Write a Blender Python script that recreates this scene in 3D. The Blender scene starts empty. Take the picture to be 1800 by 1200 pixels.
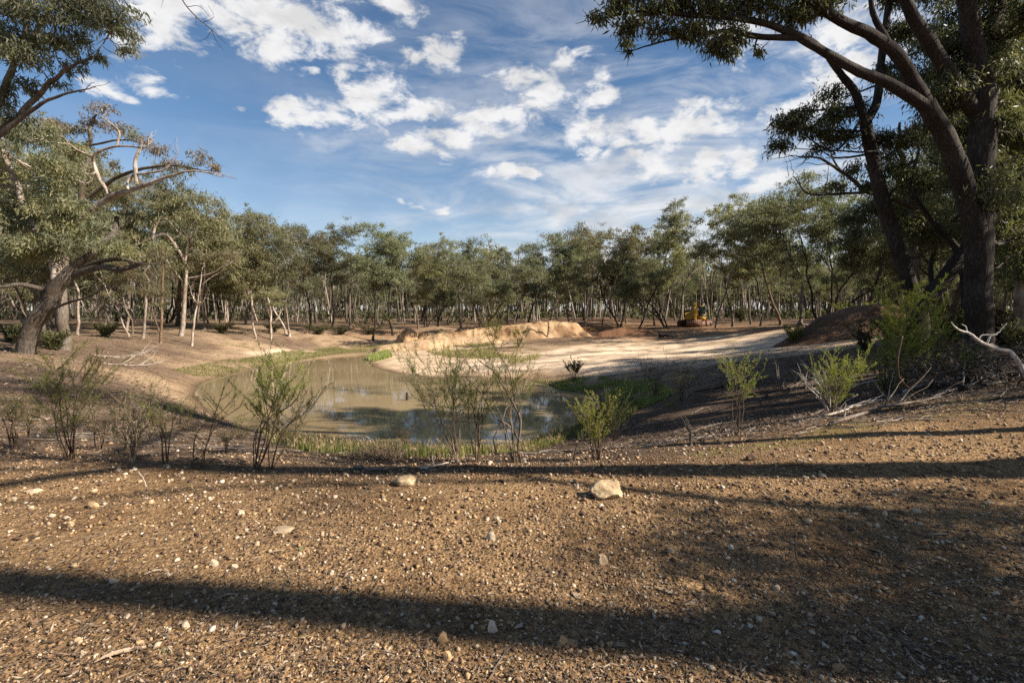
import bpy, math, random
import numpy as np
from mathutils import Vector

# ------------------------------------------------------------------ camera, sky, sun, exposure
SC = bpy.context.scene
COL = SC.collection
EYE = 1.6                      # eye height above the gravel bank
PITCH = math.radians(3.5)      # looking slightly down
cam_d = bpy.data.cameras.new('camera'); cam = bpy.data.objects.new('camera', cam_d); COL.objects.link(cam)
cam_d.lens = 18.0; cam_d.sensor_width = 36.0; cam_d.clip_start = 0.05; cam_d.clip_end = 3000
cam.location = (0, 0, EYE); cam.rotation_euler = (math.radians(90) - PITCH, 0, 0)
SC.camera = cam
SUN_EL = math.radians(36); SUN_AWAY = math.radians(16)   # sun to the right, a little behind the camera
SUN_DIR = Vector((math.cos(SUN_EL) * math.cos(SUN_AWAY), -math.cos(SUN_EL) * math.sin(SUN_AWAY), math.sin(SUN_EL)))
sun_d = bpy.data.lights.new('sun', 'SUN'); sun_d.energy = 5.0; sun_d.angle = math.radians(0.55); sun_d.color = (1.0, 0.90, 0.76)
sun = bpy.data.objects.new('sun', sun_d); COL.objects.link(sun)
sun.rotation_euler = SUN_DIR.to_track_quat('Z', 'Y').to_euler(); sun.location = (30, -10, 30)
SC.view_settings.view_transform = 'Standard'; SC.view_settings.look = 'None'
SC.view_settings.gamma = 1.0; SC.view_settings.exposure = 1.2; SC.view_settings.use_curve_mapping = False
SC.cycles.max_bounces = 6; SC.cycles.diffuse_bounces = 3; SC.cycles.glossy_bounces = 2
SC.cycles.transmission_bounces = 2; SC.cycles.transparent_max_bounces = 4
SC.cycles.use_denoising = False
SC.cycles.sample_clamp_indirect = 6

def pix_dir(px, py):
    x = (px - 900) / 900.0; yv = -(py - 600) / 900.0
    c, s = math.cos(PITCH), math.sin(PITCH)
    return np.array([x, c + yv * s, -s + yv * c])
def at(px, py, Y):
    d = pix_dir(px, py)
    return np.array([0, 0, EYE]) + d * (Y / d[1])
def on_z(px, py, z):
    d = pix_dir(px, py)
    return np.array([0, 0, EYE]) + d * ((z - EYE) / d[2])

world = bpy.data.worlds.new('World'); SC.world = world; world.use_nodes = True
SKY_STRENGTH = 0.05
CLOUD = 7.9                    # cloud radiance in the sky's own units
def build_world():
    nt = world.node_tree; nt.nodes.clear(); N = nt.nodes.new; L = nt.links.new
    def math_(op, a, b=None, clamp=False):
        n = N('ShaderNodeMath'); n.operation = op; n.use_clamp = clamp
        for i, v in enumerate((a, b)):
            if v is None: continue
            if isinstance(v, (int, float)): n.inputs[i].default_value = v
            else: L(v, n.inputs[i])
        return n.outputs[0]
    def vmath(op, a, b=None, out=0):
        n = N('ShaderNodeVectorMath'); n.operation = op
        for i, v in enumerate((a, b)):
            if v is None: continue
            if isinstance(v, (tuple, list)): n.inputs[i].default_value = v
            else: L(v, n.inputs[i])
        return n.outputs[out]
    def noise(vec, scale, detail, rough=0.55, dist=0.0):
        n = N('ShaderNodeTexNoise'); n.inputs['Scale'].default_value = scale; n.inputs['Detail'].default_value = detail
        n.inputs['Roughness'].default_value = rough; n.inputs['Distortion'].default_value = dist; L(vec, n.inputs['Vector'])
        return n.outputs['Fac']
    def smooth(v, a, b, lo=0.0, hi=1.0):
        n = N('ShaderNodeMapRange'); n.interpolation_type = 'SMOOTHSTEP'
        n.inputs['From Min'].default_value = a; n.inputs['From Max'].default_value = b
        n.inputs['To Min'].default_value = lo; n.inputs['To Max'].default_value = hi; L(v, n.inputs['Value'])
        return n.outputs['Result']
    def mixc_(a, c):
        n = N('ShaderNodeMix'); n.data_type = 'RGBA'; n.blend_type = 'MULTIPLY'; n.inputs[0].default_value = 1.0; L(a, n.inputs[6]); n.inputs[7].default_value = (*c, 1); return n.outputs[2]
    out = N('ShaderNodeOutputWorld'); bg = N('ShaderNodeBackground'); bg.inputs['Strength'].default_value = SKY_STRENGTH
    sky = N('ShaderNodeTexSky'); sky.sky_type = 'NISHITA'; sky.sun_disc = False
    sky.sun_elevation = SUN_EL; sky.sun_rotation = math.radians(90) + SUN_AWAY
    sky.altitude = 200; sky.air_density = 1.0; sky.dust_density = 0.2; sky.ozone_density = 3.0
    tc = N('ShaderNodeTexCoord'); d = tc.outputs['Generated']
    flat = vmath('MULTIPLY', d, (1.0, 1.0, 1.9))        # clouds are wider than they are tall
    warp = N('ShaderNodeTexNoise'); warp.inputs['Scale'].default_value = 7; warp.inputs['Detail'].default_value = 3; L(flat, warp.inputs['Vector'])
    wv = vmath('MULTIPLY', vmath('SUBTRACT', warp.outputs['Color'], (0.5, 0.5, 0.5)), (0.13, 0.13, 0.13))
    pos = vmath('ADD', flat, wv)
    # heaps of cloud: direction of each heap and its angular half width
    heaps = [(590,70,.07),(540,40,.085),(470,60,.07),(430,20,.10),(350,15,.10),(285,40,.09),(700,10,.04),(800,95,.05),(770,108,.03),(720,100,.032),(690,160,.065),(650,180,.045),
             (735,195,.055),(700,205,.04),(545,190,.04),(520,205,.04),(595,212,.04),(925,132,.045),(905,150,.03),(1030,105,.045),(1065,120,.03),(870,212,.05),(915,205,.04),(955,180,.035),(1030,175,.04),(1070,170,.025),
             (1020,228,.045),(1075,232,.045),(1140,225,.03),(1235,215,.06),(1280,225,.04),(1190,235,.03),(730,250,.035),(770,262,.03),(810,245,.035),(1050,275,.03),(1110,265,.018),(1150,292,.045),(1205,298,.035),(1240,285,.03),
             (850,315,.025),(900,312,.025),(945,312,.03),(990,328,.016),(260,142,.035),(195,150,.028),(590,130,.03),(530,135,.018),(1290,60,.06),(1480,60,.07),(1500,110,.06),(1350,320,.04),(1300,290,.04),(1420,180,.05),(435,187,.013),(770,365,.02),(705,352,.014)]
    fld = None
    for (px, py, r) in heaps:
        v = pix_dir(px, py); v = v / np.linalg.norm(v)
        c = (float(v[0]), float(v[1]), float(v[2] * 1.9))
        ln = vmath('DISTANCE', pos, c, out=1)
        f = math_('SUBTRACT', 1.0, math_('DIVIDE', ln, r * (1.32 if py > 165 else 1.10)))
        fld = f if fld is None else math_('MAXIMUM', fld, f)
    n1 = noise(flat, 17, 10, 0.62, 0.3)
    n2 = noise(vmath('ADD', flat, (3.1, 1.7, 0.4)), 4.0, 8, 0.62)
    # the heaps; elsewhere in the sky the same broken cloud goes on
    heap = smooth(math_('ADD', math_('MAXIMUM', fld, -1.2), math_('MULTIPLY', math_('SUBTRACT', n1, 0.5), 3.6)), 0.0, 0.80)
    rest = smooth(n2, 0.60, 0.74, 0.0, 0.75)
    dense = math_('MAXIMUM', heap, math_('MULTIPLY', rest, 0.5))
    # thin streaky high cloud
    st = vmath('MULTIPLY', d, (3.0, 3.0, 11.0))
    rot = N('ShaderNodeVectorRotate'); rot.rotation_type = 'Y_AXIS'; rot.inputs['Angle'].default_value = math.radians(-14); L(st, rot.inputs['Vector'])
    c1 = noise(rot.outputs[0], 1.6, 10, 0.62, 0.6)
    sep = N('ShaderNodeSeparateXYZ'); L(d, sep.inputs[0])
    sunny = smooth(sep.outputs['X'], -0.55, 0.25)         # cirrus lies mostly on the sun's side
    low = smooth(sep.outputs['Z'], 0.62, 0.05)
    thin = math_('MULTIPLY', smooth(c1, 0.36, 0.68), math_('MULTIPLY', math_('ADD', math_('MULTIPLY', sunny, 0.9), 0.06), math_('ADD', math_('MULTIPLY', low, 0.75), 0.25)))
    cover = math_('SUBTRACT', 1.0, math_('MULTIPLY', math_('SUBTRACT', 1.0, dense), math_('SUBTRACT', 1.0, thin)), clamp=True)
    veil = smooth(sep.outputs['Z'], 0.36, 0.02, 0.0, 0.32)          # pale air low down
    cover = math_('SUBTRACT', 1.0, math_('MULTIPLY', math_('SUBTRACT', 1.0, cover), math_('SUBTRACT', 1.0, veil)), clamp=True)
    # underside of heaps a little greyer
    n3 = noise(vmath('ADD', flat, (0.0, 0.0, 0.035)), 13, 6, 0.55)
    grey = smooth(n3, 0.42, 0.66, 1.0, 0.80)
    cc = N('ShaderNodeCombineColor'); 
    L(math_('MULTIPLY', grey, CLOUD), cc.inputs[0]); L(math_('MULTIPLY', grey, CLOUD * 1.0), cc.inputs[1]); L(math_('MULTIPLY', grey, CLOUD * 1.01), cc.inputs[2])
    mix = N('ShaderNodeMix'); mix.data_type = 'RGBA'; L(cover, mix.inputs[0]); L(mixc_(sky.outputs[0], (0.86, 1.0, 1.06)), mix.inputs[6]); L(cc.outputs[0], mix.inputs[7])
    L(mix.outputs[2], bg.inputs['Color']); L(bg.outputs[0], out.inputs['Surface'])
build_world()

# ------------------------------------------------------------------ helpers
RNG = np.random.default_rng(20)
def hash2(ix, iy, s):
    h = (ix * 374761393 + iy * 668265263 + s * 1442695041) & 0x7fffffff
    h = ((h ^ (h >> 13)) * 1274126177) & 0x7fffffff
    return ((h ^ (h >> 16)) & 0xffff) / 65535.0
def vnoise(x, y, s=0):
    x = np.asarray(x, float); y = np.asarray(y, float)
    ix = np.floor(x).astype(np.int64); iy = np.floor(y).astype(np.int64)
    fx = x - ix; fy = y - iy; fx = fx * fx * (3 - 2 * fx); fy = fy * fy * (3 - 2 * fy)
    a = hash2(ix, iy, s); b = hash2(ix + 1, iy, s); c = hash2(ix, iy + 1, s); d = hash2(ix + 1, iy + 1, s)
    return (a + (b - a) * fx) * (1 - fy) + (c + (d - c) * fx) * fy
def fbm(x, y, s=0, o=4):
    v = 0; a = 0.5; t = 0
    for k in range(o):
        v = v + a * vnoise(x * 2 ** k, y * 2 ** k, s + k * 17); t += a; a *= 0.5
    return v / t
def sstep(a, b, x):
    t = np.clip((x - a) / (b - a), 0, 1); return t * t * (3 - 2 * t)

class MB:
    """collects tubes, leaves and faces; build() links them as one mesh object"""
    def __init__(s): s.v = []; s.n = 0; s.q = []; s.t = []; s.qr = []; s.tr = []; s.sm = []
    def add(s, v, quads=None, tris=None, rnd=0.5):
        v = np.asarray(v, float).reshape(-1, 3)
        if quads is not None and len(quads):
            q = np.asarray(quads, np.int64); s.q.append(q + s.n); s.qr.append(np.broadcast_to(np.asarray(rnd, float), (len(q),)))
        if tris is not None and len(tris):
            t = np.asarray(tris, np.int64); s.t.append(t + s.n)
            s.tr.append(np.broadcast_to(np.asarray(rnd, float), (len(t),)))
        s.v.append(v); s.n += len(v)
    def tube(s, pts, rad, sides=6, rnd=0.5, cap=False):
        pts = np.asarray(pts, float); rad = np.asarray(rad, float); n = len(pts)
        tan = np.gradient(pts, axis=0); tan /= np.linalg.norm(tan, axis=1)[:, None] + 1e-9
        ref = np.array([0.0, 0.0, 1.0]) if abs(tan[:, 2]).mean() < 0.8 else np.array([1.0, 0.0, 0.0])
        u = np.cross(tan, ref); u /= np.linalg.norm(u, axis=1)[:, None] + 1e-9; w = np.cross(tan, u)
        a = np.linspace(0, 2 * math.pi, sides, endpoint=False)
        ring = u[:, None, :] * np.cos(a)[None, :, None] + w[:, None, :] * np.sin(a)[None, :, None]
        V = pts[:, None, :] + ring * rad[:, None, None]
        i = np.arange(n - 1)[:, None] * sides; j = np.arange(sides)[None, :]; k = (j + 1) % sides
        Q = np.stack([i + j, i + k, i + sides + k, i + sides + j], -1).reshape(-1, 4)
        V = V.reshape(-1, 3)
        if cap:
            V = np.vstack([V, pts[0], pts[-1]]); m = n * sides
            T = [(m, (q + 1) % sides, q) for q in range(sides)] + [(m + 1, (n - 1) * sides + q, (n - 1) * sides + (q + 1) % sides) for q in range(sides)]
            s.add(V, Q, T, rnd)
        else: s.add(V, Q, None, rnd)
    def leaves(s, P, D, L, W, rng, rnd=None):
        """lance-shaped leaves: base P, direction D"""
        n = len(P); r = rng.normal(size=(n, 3)); side = np.cross(D, r); side /= np.linalg.norm(side, axis=1)[:, None] + 1e-9
        L = np.broadcast_to(L, (n,))[:, None]; W = np.broadcast_to(W, (n,))[:, None]
        m = P + D * L * 0.42
        V = np.stack([P, m + side * W * 0.5, P + D * L, m - side * W * 0.5], 1).reshape(-1, 3)
        Q = np.arange(n * 4).reshape(n, 4)
        s.add(V, Q, None, rng.random(n) if rnd is None else rnd)
    def box(s, lo, hi, rnd=0.5):
        x0, y0, z0 = lo; x1, y1, z1 = hi
        v = [(x0,y0,z0),(x1,y0,z0),(x1,y1,z0),(x0,y1,z0),(x0,y0,z1),(x1,y0,z1),(x1,y1,z1),(x0,y1,z1)]
        s.add(v, [(0,3,2,1),(4,5,6,7),(0,1,5,4),(1,2,6,5),(2,3,7,6),(3,0,4,7)], None, rnd)
    def prism(s, poly, lo, hi, axis=0, rnd=0.5):
        """polygon in the plane across axis, pushed from lo to hi"""
        n = len(poly); V = []
        for e in (lo, hi):
            for (a, b) in poly: V.append((e, a, b) if axis == 0 else (a, e, b) if axis == 1 else (a, b, e))
        Q = [(i, (i + 1) % n, n + (i + 1) % n, n + i) for i in range(n)]
        T = [(0, i + 1, i) for i in range(1, n - 1)] + [(n, n + i, n + i + 1) for i in range(1, n - 1)]
        s.add(V, Q, T, rnd)
    def mesh(s, name, smooth=False):
        V = np.vstack(s.v); q = np.vstack(s.q) if s.q else np.zeros((0, 4), np.int64); t = np.vstack(s.t) if s.t else np.zeros((0, 3), np.int64)
        me = bpy.data.meshes.new(name)
        me.vertices.add(len(V)); me.vertices.foreach_set('co', V.astype(np.float32).ravel())
        idx = np.concatenate([q.ravel(), t.ravel()]).astype(np.int32)
        me.loops.add(len(idx)); me.loops.foreach_set('vertex_index', idx)
        np_ = len(q) + len(t); me.polygons.add(np_)
        st = np.concatenate([np.arange(len(q)) * 4, len(q) * 4 + np.arange(len(t)) * 3]).astype(np.int32)
        me.polygons.foreach_set('loop_start', st)
        if smooth: me.polygons.foreach_set('use_smooth', np.ones(np_, bool))
        r = np.concatenate(([np.concatenate(s.qr)] if s.qr else []) + ([np.concatenate(s.tr)] if s.tr else []))
        at_ = me.attributes.new('rnd', 'FLOAT', 'FACE'); at_.data.foreach_set('value', r.astype(np.float32))
        me.update(calc_edges=True); me.validate()
        return me
    def build(s, name, mat, parent=None, smooth=False):
        me = s.mesh(name, smooth); me.materials.append(mat)
        return link(name, me, parent)
def link(name, me, parent=None):
    o = bpy.data.objects.new(name, me); COL.objects.link(o)
    if parent is not None: o.parent = parent
    return o
def tag(o, label=None, cat=None, group=None, kind=None):
    if label: o['label'] = label
    if cat: o['category'] = cat
    if group: o['group'] = group
    if kind: o['kind'] = kind
    return o
def empty(name, loc, rz=0.0, sc=1.0):
    o = bpy.data.objects.new(name, None); COL.objects.link(o); o.empty_display_size = 0.2
    o.location = tuple(float(c) for c in loc); o.rotation_euler = (0, 0, rz); o.scale = (sc, sc, sc); return o
def smooth_path(P, n):
    """Catmull-Rom through P (any columns), n samples a span"""
    P = np.asarray(P, float); A = np.vstack([2 * P[0] - P[1], P, 2 * P[-1] - P[-2]]); out = []
    for i in range(1, len(A) - 2):
        t = np.linspace(0, 1, n, endpoint=False)[:, None]
        p0, p1, p2, p3 = A[i - 1], A[i], A[i + 1], A[i + 2]
        out.append(0.5 * (2 * p1 + (p2 - p0) * t + (2 * p0 - 5 * p1 + 4 * p2 - p3) * t ** 2 + (3 * p1 - p0 - 3 * p2 + p3) * t ** 3))
    out.append(P[-1:]); return np.vstack(out)
def unit(v): return v / (np.linalg.norm(v, axis=-1, keepdims=True) + 1e-9)

# ------------------------------------------------------------------ materials
def new_mat(name):
    m = bpy.data.materials.new(name); m.use_nodes = True; nt = m.node_tree
    for n in list(nt.nodes):
        if n.type not in ('OUTPUT_MATERIAL',): nt.nodes.remove(n)
    return m, nt, nt.nodes.new, nt.links.new
def ramp(N, L, src, stops):
    r = N('ShaderNodeValToRGB'); e = r.color_ramp.elements
    while len(e) < len(stops): e.new(0.5)
    for el, (p, c) in zip(e, stops): el.position = p; el.color = (*c, 1)
    L(src, r.inputs[0]); return r.outputs[0]
def mixc(N, L, f, a, b, mode='MIX'):
    m = N('ShaderNodeMix'); m.data_type = 'RGBA'; m.blend_type = mode
    for i, v in ((0, f), (6, a), (7, b)):
        if isinstance(v, (int, float)): m.inputs[i].default_value = v
        elif isinstance(v, tuple): m.inputs[i].default_value = (*v, 1)
        else: L(v, m.inputs[i])
    return m.outputs[2]
def leaf_mat(name, stops, trans=0.35, rough=0.5, spec=0.35):
    """foliage: colour varies from leaf to leaf and from tree to tree"""
    m, nt, N, L = new_mat(name)
    a = N('ShaderNodeAttribute'); a.attribute_name = 'rnd'
    col = ramp(N, L, a.outputs['Fac'], stops)
    oi = N('ShaderNodeObjectInfo')
    hs = N('ShaderNodeHueSaturation'); L(col, hs.inputs['Color'])
    mr = N('ShaderNodeMapRange'); mr.inputs['To Min'].default_value = 0.75; mr.inputs['To Max'].default_value = 1.25; L(oi.outputs['Random'], mr.inputs['Value']); L(mr.outputs[0], hs.inputs['Value'])
    mh = N('ShaderNodeMapRange'); mh.inputs['To Min'].default_value = 0.475; mh.inputs['To Max'].default_value = 0.512; L(oi.outputs['Random'], mh.inputs['Value']); L(mh.outputs[0], hs.inputs['Hue'])
    p = N('ShaderNodeBsdfPrincipled'); L(hs.outputs[0], p.inputs['Base Color']); p.inputs['Roughness'].default_value = rough; p.inputs['Specular IOR Level'].default_value = spec
    t = N('ShaderNodeBsdfTranslucent'); L(mixc(N, L, 1.0, hs.outputs[0], (1.2, 1.25, 0.72), 'MULTIPLY'), t.inputs['Color'])
    x = N('ShaderNodeMixShader'); x.inputs[0].default_value = trans; L(p.outputs[0], x.inputs[1]); L(t.outputs[0], x.inputs[2])
    L(x.outputs[0], nt.nodes['Material Output'].inputs['Surface']); return m
def bark_mat(name, c0, c1, c2, stretch=6.0, bump=0.6, scale=5.0):
    m, nt, N, L = new_mat(name)
    tc = N('ShaderNodeTexCoord'); mp = N('ShaderNodeMapping'); mp.inputs['Scale'].default_value = (stretch, stretch, 1.0); L(tc.outputs['Object'], mp.inputs['Vector'])
    n1 = N('ShaderNodeTexNoise'); n1.inputs['Scale'].default_value = scale; n1.inputs['Detail'].default_value = 8; n1.inputs['Roughness'].default_value = 0.65; L(mp.outputs[0], n1.inputs['Vector'])
    n2 = N('ShaderNodeTexNoise'); n2.inputs['Scale'].default_value = 1.3; n2.inputs['Detail'].default_value = 4; L(tc.outputs['Object'], n2.inputs['Vector'])
    col = ramp(N, L, n1.outputs['Fac'], [(0.32, c0), (0.5, c1), (0.7, c2)])
    oi = N('ShaderNodeObjectInfo'); mr = N('ShaderNodeMapRange'); mr.inputs['To Min'].default_value = 0.7; mr.inputs['To Max'].default_value = 1.25; L(oi.outputs['Random'], mr.inputs['Value'])
    pt = ramp(N, L, n2.outputs['Fac'], [(0.38, (0.62, 0.55, 0.48)), (0.58, (1, 1, 1))])
    col = mixc(N, L, 1.0, col, pt, 'MULTIPLY')
    hs = N('ShaderNodeHueSaturation'); L(col, hs.inputs['Color']); L(mr.outputs[0], hs.inputs['Value'])
    p = N('ShaderNodeBsdfPrincipled'); L(hs.outputs[0], p.inputs['Base Color']); p.inputs['Roughness'].default_value = 0.85; p.inputs['Specular IOR Level'].default_value = 0.2
    b = N('ShaderNodeBump'); b.inputs['Strength'].default_value = bump; b.inputs['Distance'].default_value = 0.04; L(n1.outputs['Fac'], b.inputs['Height']); L(b.outputs[0], p.inputs['Normal'])
    L(p.outputs[0], nt.nodes['Material Output'].inputs['Surface']); return m
def rnd_mat(name, stops, rough=0.85, noise_scale=60, bump=0.4, spec=0.3, dist=0.005):
    """solid pieces whose colour changes from piece to piece"""
    m, nt, N, L = new_mat(name)
    a = N('ShaderNodeAttribute'); a.attribute_name = 'rnd'; col = ramp(N, L, a.outputs['Fac'], stops)
    tc = N('ShaderNodeTexCoord'); n = N('ShaderNodeTexNoise'); n.inputs['Scale'].default_value = noise_scale; n.inputs['Detail'].default_value = 5; L(tc.outputs['Object'], n.inputs['Vector'])
    col = mixc(N, L, 1.0, col, ramp(N, L, n.outputs['Fac'], [(0.3, (0.62, 0.6, 0.56)), (0.65, (1, 1, 1))]), 'MULTIPLY')
    p = N('ShaderNodeBsdfPrincipled'); L(col, p.inputs['Base Color']); p.inputs['Roughness'].default_value = rough; p.inputs['Specular IOR Level'].default_value = spec
    b = N('ShaderNodeBump'); b.inputs['Strength'].default_value = bump; b.inputs['Distance'].default_value = dist; L(n.outputs['Fac'], b.inputs['Height']); L(b.outputs[0], p.inputs['Normal'])
    L(p.outputs[0], nt.nodes['Material Output'].inputs['Surface']); return m
def ground_mat(name, fine=1.0, low=0.22):
    m, nt, N, L = new_mat(name)
    a = N('ShaderNodeAttribute'); a.attribute_name = 'gcol'
    tc = N('ShaderNodeTexCoord'); P = tc.outputs['Object']
    def noi(s, d, r=0.6):
        n = N('ShaderNodeTexNoise'); n.inputs['Scale'].default_value = s; n.inputs['Detail'].default_value = d; n.inputs['Roughness'].default_value = r; L(P, n.inputs['Vector']); return n.outputs['Fac']
    n1 = noi(1.1, 8, 0.65); n2 = noi(16, 8, 0.7); n3 = noi(70, 4, 0.7)
    v = N('ShaderNodeTexVoronoi'); v.inputs['Scale'].default_value = 38; L(P, v.inputs['Vector'])
    sc_ = N('ShaderNodeSeparateColor'); L(a.outputs['Color'], sc_.inputs[0])
    gr = N('ShaderNodeMapRange'); gr.inputs['From Min'].default_value = 0.30; gr.inputs['From Max'].default_value = 0.50; gr.inputs['To Min'].default_value = 0.9; gr.inputs['To Max'].default_value = low; L(sc_.outputs[0], gr.inputs['Value']); grit = gr.outputs[0]
    c = mixc(N, L, 1.0, a.outputs['Color'], ramp(N, L, n1, [(0.32, (0.58, 0.52, 0.47)), (0.5, (1, 1, 1)), (0.70, (1.22, 1.2, 1.16))]), 'MULTIPLY')
    c = mixc(N, L, grit, c, ramp(N, L, n2, [(0.36, (0.36, 0.30, 0.26)), (0.5, (0.95, 0.94, 0.92)), (0.68, (1.3, 1.28, 1.24))]), 'MULTIPLY')
    c = mixc(N, L, grit, c, ramp(N, L, n3, [(0.38, (0.34, 0.29, 0.25)), (0.56, (1.1, 1.09, 1.06))]), 'MULTIPLY')
    p = N('ShaderNodeBsdfPrincipled'); L(c, p.inputs['Base Color']); p.inputs['Roughness'].default_value = 0.95; p.inputs['Specular IOR Level'].default_value = 0.12
    s = N('ShaderNodeMath'); s.operation = 'ADD'; L(n2, s.inputs[0]); L(n3, s.inputs[1])
    s2 = N('ShaderNodeMath'); s2.operation = 'SUBTRACT'; L(s.outputs[0], s2.inputs[0]); L(v.outputs['Distance'], s2.inputs[1])
    b = N('ShaderNodeBump'); L(grit, b.inputs['Strength']); b.inputs['Distance'].default_value = 0.03 * fine; L(s2.outputs[0], b.inputs['Height']); L(b.outputs[0], p.inputs['Normal'])
    L(p.outputs[0], nt.nodes['Material Output'].inputs['Surface']); return m
def paint_mat(name, col, rough=0.5, metal=0.0, dirt=(0.10, 0.06, 0.035), amount=0.5):
    m, nt, N, L = new_mat(name)
    tc = N('ShaderNodeTexCoord'); n = N('ShaderNodeTexNoise'); n.inputs['Scale'].default_value = 4; n.inputs['Detail'].default_value = 8; n.inputs['Roughness'].default_value = 0.7; L(tc.outputs['Object'], n.inputs['Vector'])
    f = ramp(N, L, n.outputs['Fac'], [(0.45, (0, 0, 0)), (0.7, (amount,) * 3)])
    p = N('ShaderNodeBsdfPrincipled'); L(mixc(N, L, f, col, dirt), p.inputs['Base Color']); p.inputs['Roughness'].default_value = rough; p.inputs['Metallic'].default_value = metal
    L(p.outputs[0], nt.nodes['Material Output'].inputs['Surface']); return m
M = {}
G = lambda k: (0.085 * k, 0.10 * k, 0.045 * k)
M['leaf'] = leaf_mat('gum_leaf', [(0, (0.085, 0.099, 0.060)), (0.4, (0.155, 0.168, 0.104)), (0.8, (0.208, 0.212, 0.135)), (1, (0.26, 0.25, 0.17))], trans=0.5, rough=0.5, spec=0.35)
M['leaf_olive'] = leaf_mat('olive_gum_leaf', [(0, (0.105, 0.105, 0.055)), (0.5, (0.195, 0.187, 0.100)), (1, (0.28, 0.245, 0.15))], trans=0.5, rough=0.5, spec=0.35)
M['leaf_dark'] = leaf_mat('shaded_gum_leaf', [(0, (0.062, 0.070, 0.034)), (0.5, (0.110, 0.120, 0.058)), (1, (0.18, 0.175, 0.095))], trans=0.45)  # shaded copy of the gum leaf: the trees' shade is put into its colour
M['leaf_dry'] = leaf_mat('sparse_brown_leaf', [(0, (0.10, 0.085, 0.05)), (0.5, (0.16, 0.125, 0.08)), (1, (0.22, 0.18, 0.13))], trans=0.25)
M['leaf_shrub'] = leaf_mat('shrub_leaf', [(0, (0.065, 0.085, 0.018)), (0.5, (0.12, 0.155, 0.030)), (1, (0.20, 0.23, 0.05))], trans=0.4)
M['leaf_bright'] = leaf_mat('bright_shrub_leaf', [(0, (0.11, 0.14, 0.025)), (0.5, (0.22, 0.26, 0.045)), (1, (0.38, 0.40, 0.10))], trans=0.45)
M['leaf_drab'] = leaf_mat('drab_shrub_leaf', [(0, (0.045, 0.05, 0.02)), (0.5, (0.085, 0.085, 0.035)), (1, (0.14, 0.13, 0.06))], trans=0.3)
M['bark_dark'] = bark_mat('dark_rough_bark', (0.016, 0.013, 0.011), (0.038, 0.031, 0.026), (0.085, 0.070, 0.060), bump=0.9)
M['bark_grey'] = bark_mat('grey_bark', (0.07, 0.058, 0.047), (0.16, 0.134, 0.110), (0.29, 0.252, 0.213))
M['bark_pale'] = bark_mat('pale_smooth_bark', (0.15, 0.115, 0.088), (0.34, 0.285, 0.238), (0.56, 0.49, 0.43), stretch=2.5, bump=0.25, scale=3)
M['bark_brown'] = bark_mat('brown_bark', (0.06, 0.038, 0.024), (0.15, 0.10, 0.066), (0.26, 0.19, 0.13))
M['bark_old'] = bark_mat('old_fibrous_bark', (0.035, 0.028, 0.022), (0.095, 0.078, 0.063), (0.21, 0.178, 0.148), bump=0.9)
M['stem'] = bark_mat('shrub_stem', (0.05, 0.032, 0.022), (0.11, 0.075, 0.05), (0.2, 0.145, 0.10), bump=0.2, scale=12)
M['stem_pale'] = bark_mat('pale_shrub_stem', (0.12, 0.085, 0.06), (0.22, 0.17, 0.125), (0.34, 0.28, 0.22), bump=0.2, scale=12)
M['dead_white'] = bark_mat('bleached_dead_wood', (0.28, 0.24, 0.21), (0.5, 0.46, 0.42), (0.72, 0.69, 0.65), bump=0.3)
M['dead'] = bark_mat('dead_wood', (0.07, 0.055, 0.045), (0.18, 0.145, 0.12), (0.33, 0.285, 0.245), bump=0.5)
M['ground'] = ground_mat('bush_soil'); M['clay'] = ground_mat('eroded_clay', 3.0, 0.42)

# ------------------------------------------------------------------ terrain
WATER = -1.9
CP = []   # ground points: x, y, z
def gp(px, py, Y): CP.append(at(px, py, Y))
for q in [(900,828,5.1),(600,835,5.0),(300,822,5.2),(1250,800,5.6),(1500,760,6.3),(1800,694,7.7),(0,800,5.7),
          (500,795,7.0),(300,772,7.8),(100,765,6.8),(0,700,9.5),(0,655,14),(250,700,12.5),(330,722,14.5),(450,765,11.5),(150,660,15.5),
          (250,650,22),(100,630,19),(350,652,26.5),(0,604,23),(200,597,30),(330,592,38),(420,588,42),(500,588,46),(600,587,50),(680,590,52),
          (480,608,41),(560,604,46),(640,606,47),(400,625,34),(300,622,29),
          (700,640,34.5),(780,625,38),(850,640,31),(950,650,27.5),(1000,665,24),(1100,680,19.5),(1060,640,27),
          (900,606,42),(1000,612,38),(1100,600,42),(1200,612,34),(1300,612,31),(1250,590,42),(1150,585,47),(1220,574,60),(1080,580,56),(960,575,60),(800,582,58),(700,580,62),
          (1350,572,55),(1450,570,45),(1400,608,27),(1500,610,22),(1300,655,19),(1450,650,17),(1300,690,14.5),(1500,690,11.8),(1200,720,14),(1600,660,11.5),
          (1200,770,9.5),(1100,780,9.8),(1000,795,9.6),(900,802,9.0),(700,802,8.8),(1350,745,8.5),(1700,650,11),(1750,620,14),(1620,600,17),(1560,598,22)]: gp(*q)
for q in [(0,0,0),(0,2.5,0),(-2,3.5,0),(2,3.2,.02),(4.5,4.5,.12),(-4,4,.0),(3,1,.05),(-3,1,0),(0,-6,.1),(8,2,.35),(12,6,.6),(-9,3,.05),(-15,8,.15),(14,-4,.5),(20,12,1.0),(25,25,1.0),(20,34,.55),
          (32,45,.4),(30,60,.2),(-28,20,.2),(-32,40,.1),(-30,60,0),(0,75,.1),(40,75,.3),(-45,70,.2),(45,30,.9),(40,0,.8),(-40,0,.2),(0,-30,.3),(30,-25,.6),(-30,-25,.2),(-8,56,-.2),(24,52,.0),(12,66,.0)]: CP.append(np.array(q, float))
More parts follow.
